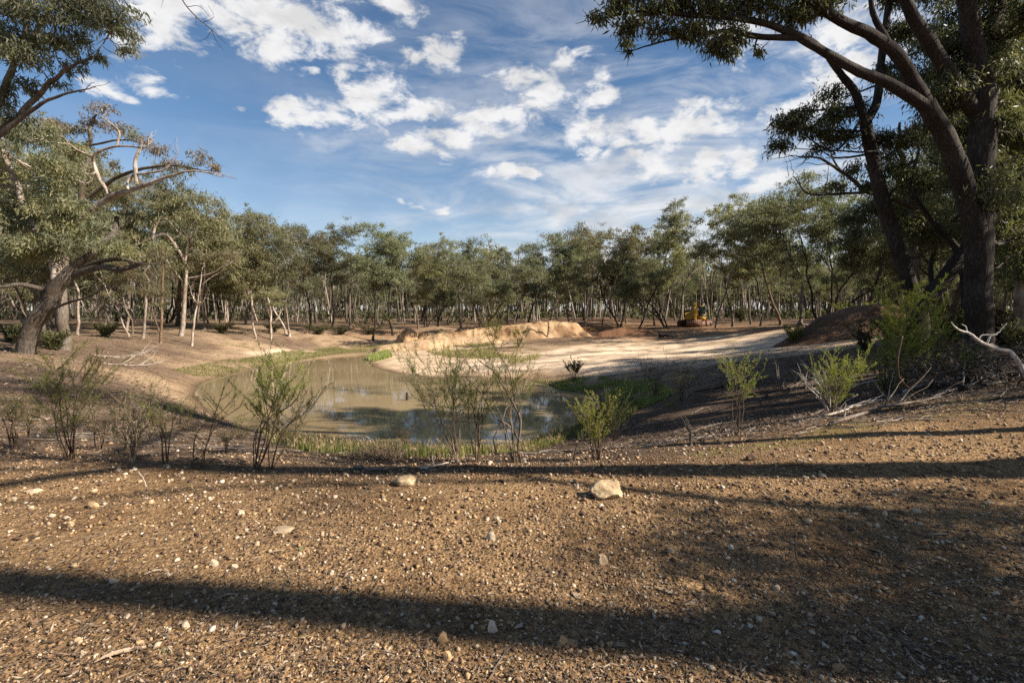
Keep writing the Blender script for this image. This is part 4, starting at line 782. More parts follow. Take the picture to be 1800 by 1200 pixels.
shrub_px('low green bush at the foot of the brush pile', 1704, 672, 612, 60, 130, nstem=12, leafn=4200, leaf='leaf_shrub', bare=0.1)
shrub_px('dark bush behind the brush pile under the great gum', 1715, 612, 522, 110, 131, nstem=14, leafn=6000, leaf='leaf_shrub', bare=0.1)
shrub_px('dark bush at the right edge behind the brush pile', 1780, 612, 530, 90, 132, nstem=14, leafn=5000, leaf='leaf_drab', bare=0.1)
shrub_px('low bushes on top of the soil heap seen as one green shrub', 1500, 566, 532, 110, 133, nstem=14, leafn=5000, leaf='leaf_shrub', bare=0.1, L=0.12, W=0.03, stem_r=0.02)
shrub_px('low green shrub at the left foot of the soil heap', 1395, 606, 572, 55, 134, nstem=10, leafn=2600, leaf='leaf_shrub', bare=0.1, L=0.1, W=0.022)
shrub_px('dark round bush at the right foot of the soil heap', 1520, 616, 570, 60, 135, nstem=12, leafn=3200, leaf='leaf_drab', bare=0.1, L=0.08, W=0.018)
shrub_px('thin green shrub on the pale flat before the long clay mound', 868, 608, 558, 45, 136, nstem=9, leafn=1800, leaf='leaf_shrub', bare=0.2, L=0.12, W=0.025, stem_r=0.015)
shrub_px('second thin shrub on the pale flat, right of the first', 912, 610, 572, 40, 137, nstem=8, leafn=1300, leaf='leaf_shrub', bare=0.2, L=0.12, W=0.025, stem_r=0.015)
shrub_px('bluish grey bush behind the excavator to its right', 1302, 566, 540, 26, 138, nstem=12, leafn=1500, leaf='leaf_drab', bare=0.1, L=0.2, W=0.06, stem_r=0.02)
for i, (px, by, ty, w, lab) in enumerate([(60,606,575,70,'low green bush left of the old leaning gum'),(95,615,570,60,'green bush at the foot of the old leaning gum'),(25,600,560,70,'green bush at the left edge under the trees'),(560,588,565,50,'olive scrub bush at the forest edge, leftmost of three'),(600,588,567,60,'olive scrub bush at the forest edge, middle of three'),(650,588,562,60,'olive scrub bush at the forest edge, rightmost of three'),(480,584,562,40,'scrub bush behind the forked pale gum'),(390,586,560,40,'scrub bush behind the left bank stems'),(185,592,556,50,'scrub bush between trunks on the left bank')]):
    shrub_px(lab, px, by, by - (by - ty) * 0.7, w * 1.2, 150 + i, nstem=14, leafn=2600, leaf='leaf_drab', bare=0.05, L=0.13, W=0.03, stem_r=0.015, up=0.45)
for i, (px, by, ty, w, lab) in enumerate([(1625,604,545,80,'dark bush filling the gap left of the great gum trunk'),(1672,604,548,80,'dark bush close before the great gum trunk'),(1762,606,545,90,'dark bush just right of the great gum trunk'),(1800,630,560,90,'dark bush half cut by the right edge of the picture'),(1560,600,562,60,'low bush between soil heap and tall broom shrub')]):
    shrub_px(lab, px, by, ty, w, 170 + i, nstem=16, leafn=5500, leaf='leaf_drab', bare=0.05, L=0.075, W=0.016, stem_r=0.012)
# curved sapling, and the dead forked stick
def stick(name, label, paths, mat, cat, group=None, sides=7):
    T = MB(); b = None; rng = np.random.default_rng(abs(hash(label)) % 9999 if False else len(label) * 7 + 3)
    for k, (st, Y) in enumerate(paths):
        A = np.array([[*at(q[0], q[1], Y if len(q) < 4 else q[3]), q[2]] for q in st])
        if b is None: b = np.array([A[0, 0], A[0, 1], g1(A[0, 0], A[0, 1])]); A[0, 2] = b[2] - 0.05
        P = smooth_path(A, 5); T.tube(wobble(P[:, :3], rng, 0.004) - b, np.maximum(P[:, 3], 0.002), sides, cap=True)
    e = empty(name, b); T.build('stem', M[mat], e, True); return tag(e, label, cat, group)
y0 = ground_hit(917, 812)[1]
stick('sapling', 'curved pale bare sapling standing right of the pond middle', [([(917,812,.016),(912,775,.015),(916,740,.014),(905,712,.013),(893,690,.011),(870,655,.009),(840,632,.005)], y0), ([(914,775,.012),(890,745,.011),(868,730,.009),(845,690,.006),(815,660,.004)], y0), ([(905,712,.008),(898,670,.006),(888,640,.005),(862,600,.004),(845,575,.002)], y0), ([(893,690,.006),(890,650,.004),(905,610,.002)], y0)], 'stem_pale', 'sapling')
y0 = ground_hit(872, 812)[1]
stick('sapling', 'short thin pale stem left of the curved sapling', [([(862,815,.008),(872,790,.008),(868,770,.006),(880,740,.004)], y0)], 'stem_pale', 'sapling')
y0 = ground_hit(1003, 810)[1]
stick('sapling', 'thin pale stick slanting up by the yellow-green shrub', [([(1003,812,.010),(1010,790,.009),(1022,770,.007),(1040,745,.004)], y0)], 'stem_pale', 'sapling')
y0 = ground_hit(1213, 783)[1]
stick('dead_sapling', 'dead broken forked stick standing on the right slope', [([(1213,785,.018),(1214,765,.016),(1210,750,.014),(1203,735,.009)], y0), ([(1212,757,.011),(1206,746,.009),(1196,732,.006)], y0)], 'dead', 'dead sapling')
y0 = ground_hit(1600, 700)[1]
stick('dead_sapling', 'dark crooked stick curving down from the tall broom shrub', [([(1624,700,.018),(1596,680,.022),(1580,660,.024),(1578,620,.022),(1586,590,.018)], y0)], 'stem', 'dead sapling')
y0 = ground_hit(255, 853)[1]
stick('dead_sapling', 'small pale forked twig stuck in the gravel before the left shrubs', [([(255,853,.005),(250,840,.005),(243,828,.003)], y0), ([(252,842,.003),(255,833,.002)], y0)], 'dead_white', 'twig')
pp = on_z(715, 703, WATER); mb = MB(); mb.tube(np.array([[0, 0, -0.6], [0.01, 0, 0.1], [0.0, 0.01, 0.30]]), [0.055, 0.055, 0.045], 8, cap=True)
e = empty('post', pp); mb.build('timber', M['bark_dark'], e, True); tag(e, 'short dark post standing in the muddy water', 'post')

# ------------------------------------------------------------------ grass
def blades(name, label, pts, h, w, mat, seed, lean=0.35, heads=0.0, headmat=None):
    rng = np.random.default_rng(seed); n = len(pts); C = MB(); H = h * (0.5 + 0.9 * rng.random(n)); a = rng.random(n) * 6.28
    d = np.stack([np.cos(a), np.sin(a), np.zeros(n)], 1); P = np.asarray(pts, float); P = P - np.array([0, 0, 0.02]); l = lean * H * rng.random(n)
    side = np.stack([-np.sin(a + rng.normal(size=n)), np.cos(a + rng.normal(size=n)), np.zeros(n)], 1) * (w * 0.5 * (0.6 + 0.8 * rng.random(n)))[:, None]
    m = P + d * (l * 0.35)[:, None] + np.array([0, 0, 1]) * (H * 0.55)[:, None]; t = P + d * l[:, None] + np.array([0, 0, 1]) * H[:, None]
    V = np.stack([P - side, P + side, m + side * 0.8, m - side * 0.8, t], 1).reshape(-1, 3); k = np.arange(n)[:, None] * 5; r = rng.random(n)
    C.add(V, k + np.array([[0, 1, 2, 3]]), k + np.array([[3, 2, 4]]), r)
    if heads:
        j = rng.random(n) < heads; tt = t[j]
        for kk in range(5): C.leaves(tt + rng.normal(size=tt.shape) * 0.015 + [0, 0, -0.03 * kk], unit(rng.normal(size=tt.shape) * 0.4 + [0, 0, 1]), 0.07, 0.02, rng, np.full(len(tt), 0.98))
    o = C.build(name, M[mat]); return tag(o, label, 'grass', None, 'stuff')
M['grass_green'] = leaf_mat('green_shore_grass', [(0, (0.09, 0.13, 0.03)), (0.5, (0.17, 0.215, 0.055)), (0.75, (0.26, 0.265, 0.09)), (0.9, (0.40, 0.33, 0.17)), (1, (0.48, 0.38, 0.22))], trans=0.4)
M['grass_pale'] = leaf_mat('pale_dry_grass', [(0, (0.16, 0.17, 0.055)), (0.5, (0.27, 0.26, 0.10)), (1, (0.42, 0.36, 0.19))], trans=0.35)
M['sedge'] = leaf_mat('dark_sedge', [(0, (0.050, 0.058, 0.022)), (0.6, (0.098, 0.105, 0.042)), (1, (0.20, 0.18, 0.085))], trans=0.35)
def band_pts(seed, poly_px, n, thin=0.0, sdmin=0.02, sdmax=9.0, patch=0.0, pscale=1.0):
    """grass feet inside a picture outline laid on the ground"""
    rng = np.random.default_rng(seed); W_ = np.array([ground_hit(*q)[:2] for q in poly_px]); lo, hi = W_.min(0), W_.max(0); out = []
    while sum(len(o) for o in out) < n:
        x = rng.uniform(lo[0], hi[0], n * 2); y = rng.uniform(lo[1], hi[1], n * 2); c = np.zeros(len(x), bool)
        for i in range(len(W_)):
            a, b = W_[i], W_[(i + 1) % len(W_)]
            if a[1] != b[1]: c ^= ((a[1] > y) != (b[1] > y)) & (x < (b[0] - a[0]) * (y - a[1]) / (b[1] - a[1]) + a[0])
        sd = pond_sd(x, y); c &= (sd > sdmin) & (sd < sdmax)
        if patch: c &= fbm(x / pscale, y / pscale, seed, 3) > patch * (0.75 + 0.5 * rng.random(len(x)))
        out.append(np.stack([x[c], y[c]], 1))
        if len(out) > 30: break
    P = np.vstack(out)[:n]; return np.column_stack([P, gz(P[:, 0], P[:, 1])])
blades('reed_grass', 'tall green and straw grass along the near shore', band_pts(1, [(455,752),(520,768),(600,776),(720,782),(830,786),(915,782),(990,752),(1010,765),(960,790),(850,802),(700,806),(560,798),(470,780)], 12500, sdmin=0.0, patch=0.38, pscale=0.55), 0.17, 0.013, 'grass_green', 51, heads=0.10)
blades('reed_grass', 'dark sedge clumps around the right corner of the pond', band_pts(2, [(990,755),(1060,715),(1100,690),(1130,715),(1090,745),(1020,775)], 3600, sdmin=-0.05, patch=0.38, pscale=0.8), 0.24, 0.014, 'sedge', 52)
blades('shore_grass', 'short dark grass on the right shore under the shade', band_pts(3, [(880,668),(960,670),(1060,662),(1150,668),(1190,690),(1130,720),(1070,705),(1060,690),(980,684)], 9500, sdmin=0.02, patch=0.40, pscale=0.9), 0.13, 0.018, 'grass_green', 53)
blades('shore_grass', 'short green grass strip along the far left shore', band_pts(4, [(300,650),(400,632),(500,618),(590,608),(680,604),(690,612),(640,617),(560,626),(500,637),(430,650),(380,662),(345,662)], 26000, sdmin=0.15, sdmax=4.0, patch=0.34, pscale=1.5), 0.085, 0.022, 'grass_green', 54)
blades('shore_grass', 'bright green grass tuft on the sandy point', band_pts(5, [(645,622),(680,618),(690,628),(660,636),(642,634)], 2600, sdmin=-0.1), 0.30, 0.03, 'grass_green', 55)
blades('dry_grass', 'thin pale dry grass on the flat before the clay mound', band_pts(6, [(730,606),(850,602),(1000,603),(1100,600),(1060,612),(960,618),(850,632),(760,622)], 9000, sdmin=0.3, patch=0.42, pscale=2.0), 0.20, 0.02, 'grass_pale', 56)
blades('dry_grass', 'scattered thin tussocks on the pale flat', band_pts(7, [(1000,612),(1150,603),(1170,606),(1100,614),(990,616),(900,642),(880,625)], 900, sdmin=0.3, patch=0.55, pscale=0.7), 0.22, 0.03, 'grass_pale', 57)
blades('dry_grass', 'short dull grass on the right bank crest', band_pts(8, [(1200,800),(1350,775),(1500,740),(1700,700),(1800,695),(1800,712),(1600,745),(1400,785),(1250,812)], 5200, patch=0.42, pscale=0.6), 0.035, 0.006, 'grass_pale', 58)
mb = MB(); rg = np.random.default_rng(61); b = ground_hit(662, 806)
for k in range(420):
    a = rg.random() * 6.28; r = 0.34 * rg.random() ** 0.5; s = np.array([math.cos(a) * r, math.sin(a) * r * 0.6, 0]); d = unit(np.array([rg.normal(), rg.normal(), 0.7])); l = 0.1 + 0.12 * rg.random()
    mb.tube(np.array([s, s + d * l * 0.5 + [0, 0, 0.03], s + d * l]), [0.004, 0.003, 0.0015], 3, rg.random())
M['straw'] = rnd_mat('dead_straw', [(0, (0.19, 0.125, 0.08)), (0.5, (0.30, 0.215, 0.14)), (1, (0.42, 0.32, 0.22))])
e = empty('dead_tussock', b); mb.build('straw', M['straw'], e); tag(e, 'collapsed brown dead tussock at the foot of the shore grass', 'tussock')

# ------------------------------------------------------------------ stones, litter and fallen wood
PHI = (1 + 5 ** 0.5) / 2
ICO_V = unit(np.array([(-1,PHI,0),(1,PHI,0),(-1,-PHI,0),(1,-PHI,0),(0,-1,PHI),(0,1,PHI),(0,-1,-PHI),(0,1,-PHI),(PHI,0,-1),(PHI,0,1),(-PHI,0,-1),(-PHI,0,1)], float))
ICO_F = np.array([(0,11,5),(0,5,1),(0,1,7),(0,7,10),(0,10,11),(1,5,9),(5,11,4),(11,10,2),(10,7,6),(7,1,8),(3,9,4),(3,4,2),(3,2,6),(3,6,8),(3,8,9),(4,9,5),(2,4,11),(6,2,10),(8,6,7),(9,8,1)])
OCT_V = np.array([(1,0,0),(-1,0,0),(0,1,0),(0,-1,0),(0,0,1),(0,0,-1)], float); OCT_F = np.array([(0,2,4),(2,1,4),(1,3,4),(3,0,4),(2,0,5),(1,2,5),(3,1,5),(0,3,5)])
STONE = [(0, (0.09, 0.055, 0.035)), (0.22, (0.20, 0.12, 0.068)), (0.45, (0.31, 0.197, 0.104)), (0.62, (0.40, 0.26, 0.128)), (0.78, (0.46, 0.35, 0.235)), (0.95, (0.52, 0.425, 0.315)), (1, (0.64, 0.57, 0.48))]
M['stone'] = rnd_mat('mixed_gravel', STONE, rough=0.8, noise_scale=90, bump=0.3)
def stones(mb, P, S, rng, V0, F0, rnd):
    n = len(P); m = len(V0); jit = 1 + 0.45 * (rng.random((n, m, 1)) - 0.5) * 2; sc = S[:, None, None] * (0.55 + 0.7 * rng.random((n, 1, 3))) * np.array([1, 1, 0.72])
    V = V0[None] * jit * sc; a = rng.random(n) * 6.28; b = rng.normal(size=n) * 0.4
    ca, sa, cb, sb = np.cos(a), np.sin(a), np.cos(b), np.sin(b)
    x, y, z = V[..., 0], V[..., 1], V[..., 2]; y, z = y * cb[:, None] - z * sb[:, None], y * sb[:, None] + z * cb[:, None]
    x, y = x * ca[:, None] - y * sa[:, None], x * sa[:, None] + y * ca[:, None]
    V = np.stack([x, y, z], -1) + P[:, None, :]; F = F0[None] + (np.arange(n) * m)[:, None, None]
    mb.add(V.reshape(-1, 3), None, F.reshape(-1, 3), np.repeat(rnd, len(F0)))
def fan_pts(rng, n, y0, y1, spread=1.06, power=1.0):
    """ground points with even cover in the view from the bank: more per square metre near the camera"""
    u = rng.random(n); Y = 1.0 / ((1 - u) / y0 ** power + u / y1 ** power) ** (1 / power); X = rng.uniform(-1, 1, n) * (Y * spread + 0.4); return X, Y
def gravel():
    rng = np.random.default_rng(90); mb = MB()
    X, Y = fan_pts(rng, 57000, 1.75, 8.5); k = 0.6 * fbm(X / 1.1, Y / 1.1, 77, 3) + 0.4 * fbm(X / 0.28, Y / 0.28, 79, 2) + 0.20 * rng.random(len(X)) > 0.53; X, Y = X[k], Y[k]
    keep = (gz(X, Y, False) > -0.75); X, Y = X[keep], Y[keep]
    S = 0.0036 + 0.0105 * rng.random(len(X)) ** 2.6; S *= np.clip(Y / 3.0, 0.8, 1.6); r = rng.random(len(X)) ** 1.5; Z = gz(X, Y) + S * 0.25
    stones(mb, np.column_stack([X, Y, Z]), S, rng, OCT_V, OCT_F, r)
    X, Y = fan_pts(rng, 9500, 1.75, 8.0); keep = (gz(X, Y, False) > -0.6); X, Y = X[keep], Y[keep]
    S = (0.009 + 0.013 * rng.random(len(X)) ** 2.5) * np.clip(Y / 3.5, 0.8, 1.3); Z = gz(X, Y) + S * 0.3
    stones(mb, np.column_stack([X, Y, Z]), S, rng, ICO_V, ICO_F, np.clip(rng.random(len(X)) ** 1.6, 0, 1))
    tag(mb.build('gravel', M['stone']), 'loose quartz and ironstone gravel strewn over the near bank', 'gravel', None, 'stuff')
gravel()
def litter():
    rng = np.random.default_rng(91); mb = MB()
    M['litter'] = rnd_mat('dead_leaves', [(0, (0.05, 0.034, 0.024)), (0.4, (0.12, 0.08, 0.052)), (0.75, (0.24, 0.165, 0.11)), (1, (0.42, 0.35, 0.27))], rough=0.7, noise_scale=40)
    def lay(X, Y, L, W, up=0.25):
        n = len(X); a = rng.random(n) * 6.28; D = unit(np.stack([np.cos(a), np.sin(a), rng.normal(size=n) * up], 1)); P = np.column_stack([X, Y, gz(X, Y) + 0.006 + 0.012 * rng.random(n)])
        side = unit(np.stack([-np.sin(a), np.cos(a), rng.normal(size=n) * 0.5], 1)); m = P + D * (L * 0.5)[:, None]; w = (W * 0.5)[:, None]
        V = np.stack([P, m + side * w, P + D * L[:, None] + np.array([0, 0, 0.004]), m - side * w], 1).reshape(-1, 3); mb.add(V, np.arange(4 * n).reshape(n, 4), None, rng.random(n) ** 1.3)
    X, Y = fan_pts(rng, 30000, 1.75, 8.0); k = fbm(X / 0.6, Y / 0.6, 81, 3) + 0.2 * rng.random(len(X)) > 0.50; lay(X[k], Y[k], 0.018 + 0.045 * rng.random(k.sum()) ** 2, 0.005 + 0.006 * rng.random(k.sum()))
    X, Y = fan_pts(rng, 52000, 7.0, 34.0); sd = pond_sd(X, Y); z = gz(X, Y, False); flat = np.exp(-(((X - 6) / 11) ** 2 + ((Y - 36) / 11) ** 2))
    k = (sd > 0.9) & (z > -1.75) & (flat < 0.25 + 0.2 * rng.random(len(X))) & (fbm(X / 1.5, Y / 1.5, 83, 3) > 0.36); X, Y = X[k], Y[k]
    sc = np.clip(Y / 9, 0.8, 2.2); lay(X, Y, (0.05 + 0.06 * rng.random(len(X))) * sc, (0.012 + 0.012 * rng.random(len(X))) * sc, 0.3)
    tag(mb.build('leaf_litter', M['litter']), 'fallen gum leaves and bark flakes covering the banks', 'leaf litter', None, 'stuff')
    # thin twigs lying about
    tb_ = MB()
    def twigs(X, Y, l0, l1, r):
        n = len(X); a = (rng.random(n) * 6.28)[:, None]; l = rng.uniform(l0, l1, n)[:, None]; t = np.linspace(-0.5, 0.5, 5)[None] * l; b = np.cumsum(rng.normal(size=(n, 5)), axis=1) * l * 0.05
        xs = X[:, None] + t * np.cos(a) - b * np.sin(a); ys = Y[:, None] + t * np.sin(a) + b * np.cos(a); zs = gz(xs, ys) + r * 1.2 + np.abs(rng.normal(size=(n, 5))) * l * 0.03
        for k in range(n): tb_.tube(np.column_stack([xs[k], ys[k], zs[k]]), np.linspace(r, r * 0.5, 5), 3, rng.random())
    X, Y = fan_pts(rng, 380, 1.8, 6.0); twigs(X, Y, 0.05, 0.32, 0.0026)
    X, Y = fan_pts(rng, 1700, 6.5, 30.0); sd = pond_sd(X, Y); k = (sd > 1.2) & (np.exp(-(((X - 6) / 11) ** 2 + ((Y - 36) / 11) ** 2)) < 0.3); X, Y = X[k], Y[k]; twigs(X, Y, 0.25, 0.9, 0.007)
    mm = rnd_mat('twig_wood', [(0, (0.06, 0.045, 0.036)), (0.5, (0.15, 0.115, 0.09)), (0.85, (0.24, 0.20, 0.165)), (1, (0.36, 0.32, 0.28))], noise_scale=20)
    tag(tb_.build('twig_litter', mm), 'fine fallen twigs scattered on the banks', 'twigs', None, 'stuff')
litter()
# stones large enough to pick out
from mathutils import noise as mnoise
def rock(name, label, px, py, wpx, hpx, seed, rnd, group=None, sink=0.3, cat='stone', flat=1.0, sub=3, sharp=0.35):
    import bmesh
    p = ground_hit(px, py); sc = p[1] / 900.0; w = wpx * sc / 2; h = hpx * sc
    bm = bmesh.new(); bmesh.ops.create_icosphere(bm, subdivisions=sub, radius=1.0); r = random.Random(seed); off = Vector((r.uniform(0, 90), r.uniform(0, 90), r.uniform(0, 90)))
    cuts = [(Vector((r.gauss(0, 1), r.gauss(0, 1), r.gauss(0, 0.8))).normalized(), r.uniform(0.62, 0.9)) for _ in range(9)]
    for v in bm.verts:
        c = v.co.copy()
        for nrm, d in cuts:                       # broken facets
            e = c.dot(nrm) - d
            if e > 0: c -= nrm * e * 0.92
        c *= 1 + sharp * 0.35 * mnoise.noise(c * 2.0 + off) + sharp * 0.16 * mnoise.noise(c * 6.0 + off); v.co = c
    zs = [v.co.z for v in bm.verts]; zr = max(zs) - min(zs)
    for v in bm.verts: v.co = Vector((v.co.x * w * 1.12, v.co.y * w * 0.8 * flat, (v.co.z - min(zs)) / zr * h * (1 + sink) - h * sink))
    me = bpy.data.meshes.new(name); bm.to_mesh(me); bm.free(); a = me.attributes.new('rnd', 'FLOAT', 'FACE'); a.data.foreach_set('value', np.full(len(me.polygons), rnd, np.float32)); me.materials.append(M['boulder'] if cat == 'boulder' else M['stone'])
    o = link(name, me); o.location = (p[0], p[1], p[2] + 0.003); o.rotation_euler = (0, 0, 0.3 * r.uniform(-1, 1)); return tag(o, label, cat, group)
def boulder_mat():
    m, nt, N, L = new_mat('weathered_rock'); tc = N('ShaderNodeTexCoord')
    n = N('ShaderNodeTexNoise'); n.inputs['Scale'].default_value = 14; n.inputs['Detail'].default_value = 9; n.inputs['Roughness'].default_value = 0.65; L(tc.outputs['Object'], n.inputs['Vector'])
    v = N('ShaderNodeTexVoronoi'); v.feature = 'DISTANCE_TO_EDGE'; v.inputs['Scale'].default_value = 13; w = N('ShaderNodeVectorMath'); w.operation = 'MULTIPLY_ADD'; w.inputs[1].default_value = (0.1, 0.1, 0.1); L(n.outputs['Color'], w.inputs[0]); L(tc.outputs['Object'], w.inputs[2]); L(w.outputs[0], v.inputs['Vector'])
    c = ramp(N, L, n.outputs['Fac'], [(0.3, (0.17, 0.115, 0.065)), (0.5, (0.38, 0.275, 0.155)), (0.68, (0.52, 0.42, 0.28))]); c = mixc(N, L, 0.8, c, ramp(N, L, v.outputs['Distance'], [(0.0, (0.25, 0.2, 0.16)), (0.045, (1, 1, 1))]), 'MULTIPLY')
    p = N('ShaderNodeBsdfPrincipled'); L(c, p.inputs['Base Color']); p.inputs['Roughness'].default_value = 0.9
    b = N('ShaderNodeBump'); b.inputs['Strength'].default_value = 0.7; b.inputs['Distance'].default_value = 0.02; L(n.outputs['Fac'], b.inputs['Height']); L(b.outputs[0], p.inputs['Normal']); L(p.outputs[0], nt.nodes['Material Output'].inputs['Surface']); return m
M['boulder'] = boulder_mat()
rock('boulder', 'cracked tan boulder on the sunlit gravel, largest rock of the near bank', 1066, 874, 66, 30, 3, 0.7, cat='boulder', flat=0.85, sub=4)
rock('boulder', 'rounded grey-brown rock half buried at the bank crest', 716, 851, 40, 16, 5, 0.6, cat='boulder', sub=4, sharp=0.2)
SP = [('white angular quartz lump low in the middle foreground',865,1112,17,24,.97),('pale stone standing up in the sun below the boulder',863,950,16,16,.9),('flat grey stone right of centre in the gravel',1058,990,22,16,.72),('yellow upright stone near the bottom centre',788,1160,16,18,.64),('tan block stone left of the white quartz lump',778,1128,20,18,.55),
      ('bright white stone beside a brown twig on the right gravel',1285,966,11,9,.98),('white stone alone on the shaded right gravel',1620,1090,10,8,1.0),('pale pinkish stone on the right gravel',1364,1036,12,9,.86),('dark ironstone lump left of the boulder',1012,833,16,10,.1),('dark clod at the shadow edge on the right bank',1322,808,20,11,.05),
      ('pale flat stone left on the bank crest',62,866,24,8,.85),('light brown stone in the left gravel below the crest',163,892,24,11,.66),('whitish stone in the left gravel, third below the crest',118,914,12,8,.92),('cream stone pair lump in the centre-left sun',424,905,13,9,.85),('pale stone on the sunlit left gravel',198,1025,14,10,.9),
      ('cream stone right of the long shadow at left',376,994,15,11,.86),('pale stone just above the long shadow at left',412,998,12,7,.9),('white stone by the long shadow, left of centre',583,1011,11,10,.95),('large pale stone in the lower left gravel',325,1105,16,12,.88),('buff stone at the lower left beside a bark strip',137,1130,16,11,.74),
      ('brown stone low in the middle by a curved stick',1005,1135,26,12,.45),('ochre stone lower right of the curved stick',990,1135,18,20,.66),('round brown stone at the bottom right',1475,1180,26,16,.4),('small white stone right of the boulder',1014,858,8,9,.9),('pale lump far right beneath the shadow band',1556,906,11,9,.85),('big pale flat rock sunk in the sunny gravel, left of centre',500,932,38,5,.76)]
for i, (lab, px, py, w, h, c) in enumerate(SP): rock('stone', lab, px, py, w, h, 200 + i, c, sub=2, sink=0.5, sharp=0.9, group='loose stones of the near bank')
rr = random.Random(8)
for i in range(70):
    py = rr.uniform(880, 1195); px = rr.uniform(10, 1790); w = rr.uniform(9, 15)
    cc = rr.choice([.2, .3, .42, .5, .55, .6, .66, .72, .8, .9])
    rock('stone', f"small {'dark brown' if cc < .4 else 'tan' if cc < .63 else 'yellowish' if cc < .75 else 'pale'} stone loose in the gravel {'at the left' if px < 600 else 'at the right' if px > 1200 else 'in the middle'}, {'near the crest' if py < 980 else 'close to the camera'}", px, py, w, w * rr.uniform(0.45, 0.75), 300 + i, cc, sub=1, sink=0.6, sharp=0.9, group='small loose stones')
# single sticks, leaves and bark strips of the foreground
def ground_stick(name, label, pts, r, mat, cat, group=None, lift=1.0, taper=0.45, forks=0, seed=1):
    rng = np.random.default_rng(seed); A = np.array([ground_hit(x, y) for x, y in pts]); P = smooth_path(A, 6); P[:, 2] = gz(P[:, 0], P[:, 1]) + r * lift; b = P[0].copy(); T = MB()
    T.tube(wobble(P, rng, r * 0.25) - b, np.linspace(r, r * taper, len(P)), 7, cap=True)
    for k in range(forks):
        i = rng.integers(2, len(P) - 2); ln = np.linalg.norm(P[-1] - P[0]) * rng.uniform(0.12, 0.35); d = unit(unit(P[i + 1] - P[i]) + rng.normal(size=3) * 0.6 + np.array([0, 0, 0.35])); q = P[i] + d * np.linspace(0, ln, 6)[:, None]; q[:, 2] = np.maximum(q[:, 2], gz(q[:, 0], q[:, 1]) + r * 0.4); T.tube(wobble(q, rng, ln * 0.03) - b, np.linspace(r * 0.5, r * 0.12, 6), 5, cap=True)
    e = empty(name, b); T.build('wood', M[mat], e, True); return tag(e, label, cat, group)
ground_stick('fallen_stick', 'curved grey stick at the bottom centre of the foreground', [(862,1192),(885,1160),(905,1135),(925,1122),(948,1118)], .0055, 'dead', 'stick')
ground_stick('fallen_stick', 'short pale stick low on the left of the centre', [(630,1164),(648,1148),(662,1136)], .0055, 'dead_white', 'stick')
ground_stick('fallen_stick', 'thin wavy pale twig on the right gravel', [(1399,940),(1400,970),(1405,990),(1415,1005)], .003, 'dead', 'stick')
ground_stick('fallen_stick', 'dark bent twig right of centre on the gravel', [(1333,985),(1340,1010),(1372,1030),(1412,1050),(1428,1062)], .0035, 'dead', 'stick')
ground_stick('fallen_stick', 'thin dark stick leaning across the left-hand gravel', [(160,905),(190,893),(225,885)], .006, 'dead', 'stick')
ground_stick('fallen_stick', 'dark stub of wood in the centre-left gravel', [(680,922),(690,926),(702,930)], .006, 'stem', 'stick')
M['bark_strip'] = rnd_mat('peeled_bark', [(0, (0.16, 0.10, 0.062)), (0.5, (0.30, 0.20, 0.125)), (1, (0.46, 0.36, 0.26))], noise_scale=30)
M['fresh_leaf'] = leaf_mat('fallen_green_leaf', [(0, (0.13, 0.20, 0.09)), (1, (0.18, 0.25, 0.12))])
def curled_leaf(name, label, px, py, lpx, wpx, ang, seed, rnd, mat, cat, curl=0.3, group=None):
    rng = np.random.default_rng(seed); p = ground_hit(px, py); sc = p[1] / 900.0; L = lpx * sc; W = wpx * sc; n = 9; t = np.linspace(0, 1, n); wd = W * np.sin(np.pi * np.clip(t * 0.94 + 0.03, 0, 1)) ** 0.7 * 0.5; bend = 0.08 * L * np.sin(t * 3.1 + seed)
    V = []
    for i in range(n):
        for s in (-1, 0, 1): V.append(((t[i] - 0.5) * L, bend[i] + s * wd[i], 0.006 + curl * wd[i] * abs(s) + 0.03 * L * math.sin(t[i] * 4 + seed)))
    V = np.array(V); q = [(i * 3 + k, i * 3 + 3 + k, i * 3 + 4 + k, i * 3 + 1 + k) for i in range(n - 1) for k in (0, 1)]; mb = MB(); mb.add(V, q, None, rnd); o = mb.build(name, M[mat], None, True); o.location = (p[0], p[1], p[2] + 0.004); o.rotation_euler = (0, 0, math.radians(ang))
    return tag(o, label, cat, group)
curled_leaf('bark_strip', 'long peeled strip of tan bark at the lower left', 225, 1152, 95, 15, 42, 1, .75, 'bark_strip', 'bark', .7)
curled_leaf('bark_strip', 'short peeled bark curl right of the centre foreground', 1170, 1040, 42, 8, -22, 2, .85, 'bark_strip', 'bark', .6)
curled_leaf('dead_leaf', 'pale grey fallen leaf right of the white quartz lump', 915, 1100, 32, 10, 48, 3, .95, 'bark_strip', 'leaf')
curled_leaf('dead_leaf', 'brown fallen leaf at the bottom right of the centre', 1086, 1135, 36, 13, -32, 4, .6, 'bark_strip', 'leaf')
curled_leaf('dead_leaf', 'tan oval leaf below the flat grey stone', 1012, 1048, 26, 10, -70, 5, .9, 'bark_strip', 'leaf')
curled_leaf('dead_leaf', 'grey leaf lying in the long left shadow', 270, 1008, 28, 9, 40, 6, .9, 'bark_strip', 'leaf')
curled_leaf('green_leaf', 'fresh green gum leaf at the lower left by the bark strip', 290, 1146, 20, 9, -65, 7, .5, 'fresh_leaf', 'leaf')
curled_leaf('green_leaf', 'small pale green leaf in the sun left of centre', 530, 966, 16, 6, -75, 8, .9, 'fresh_leaf', 'leaf')
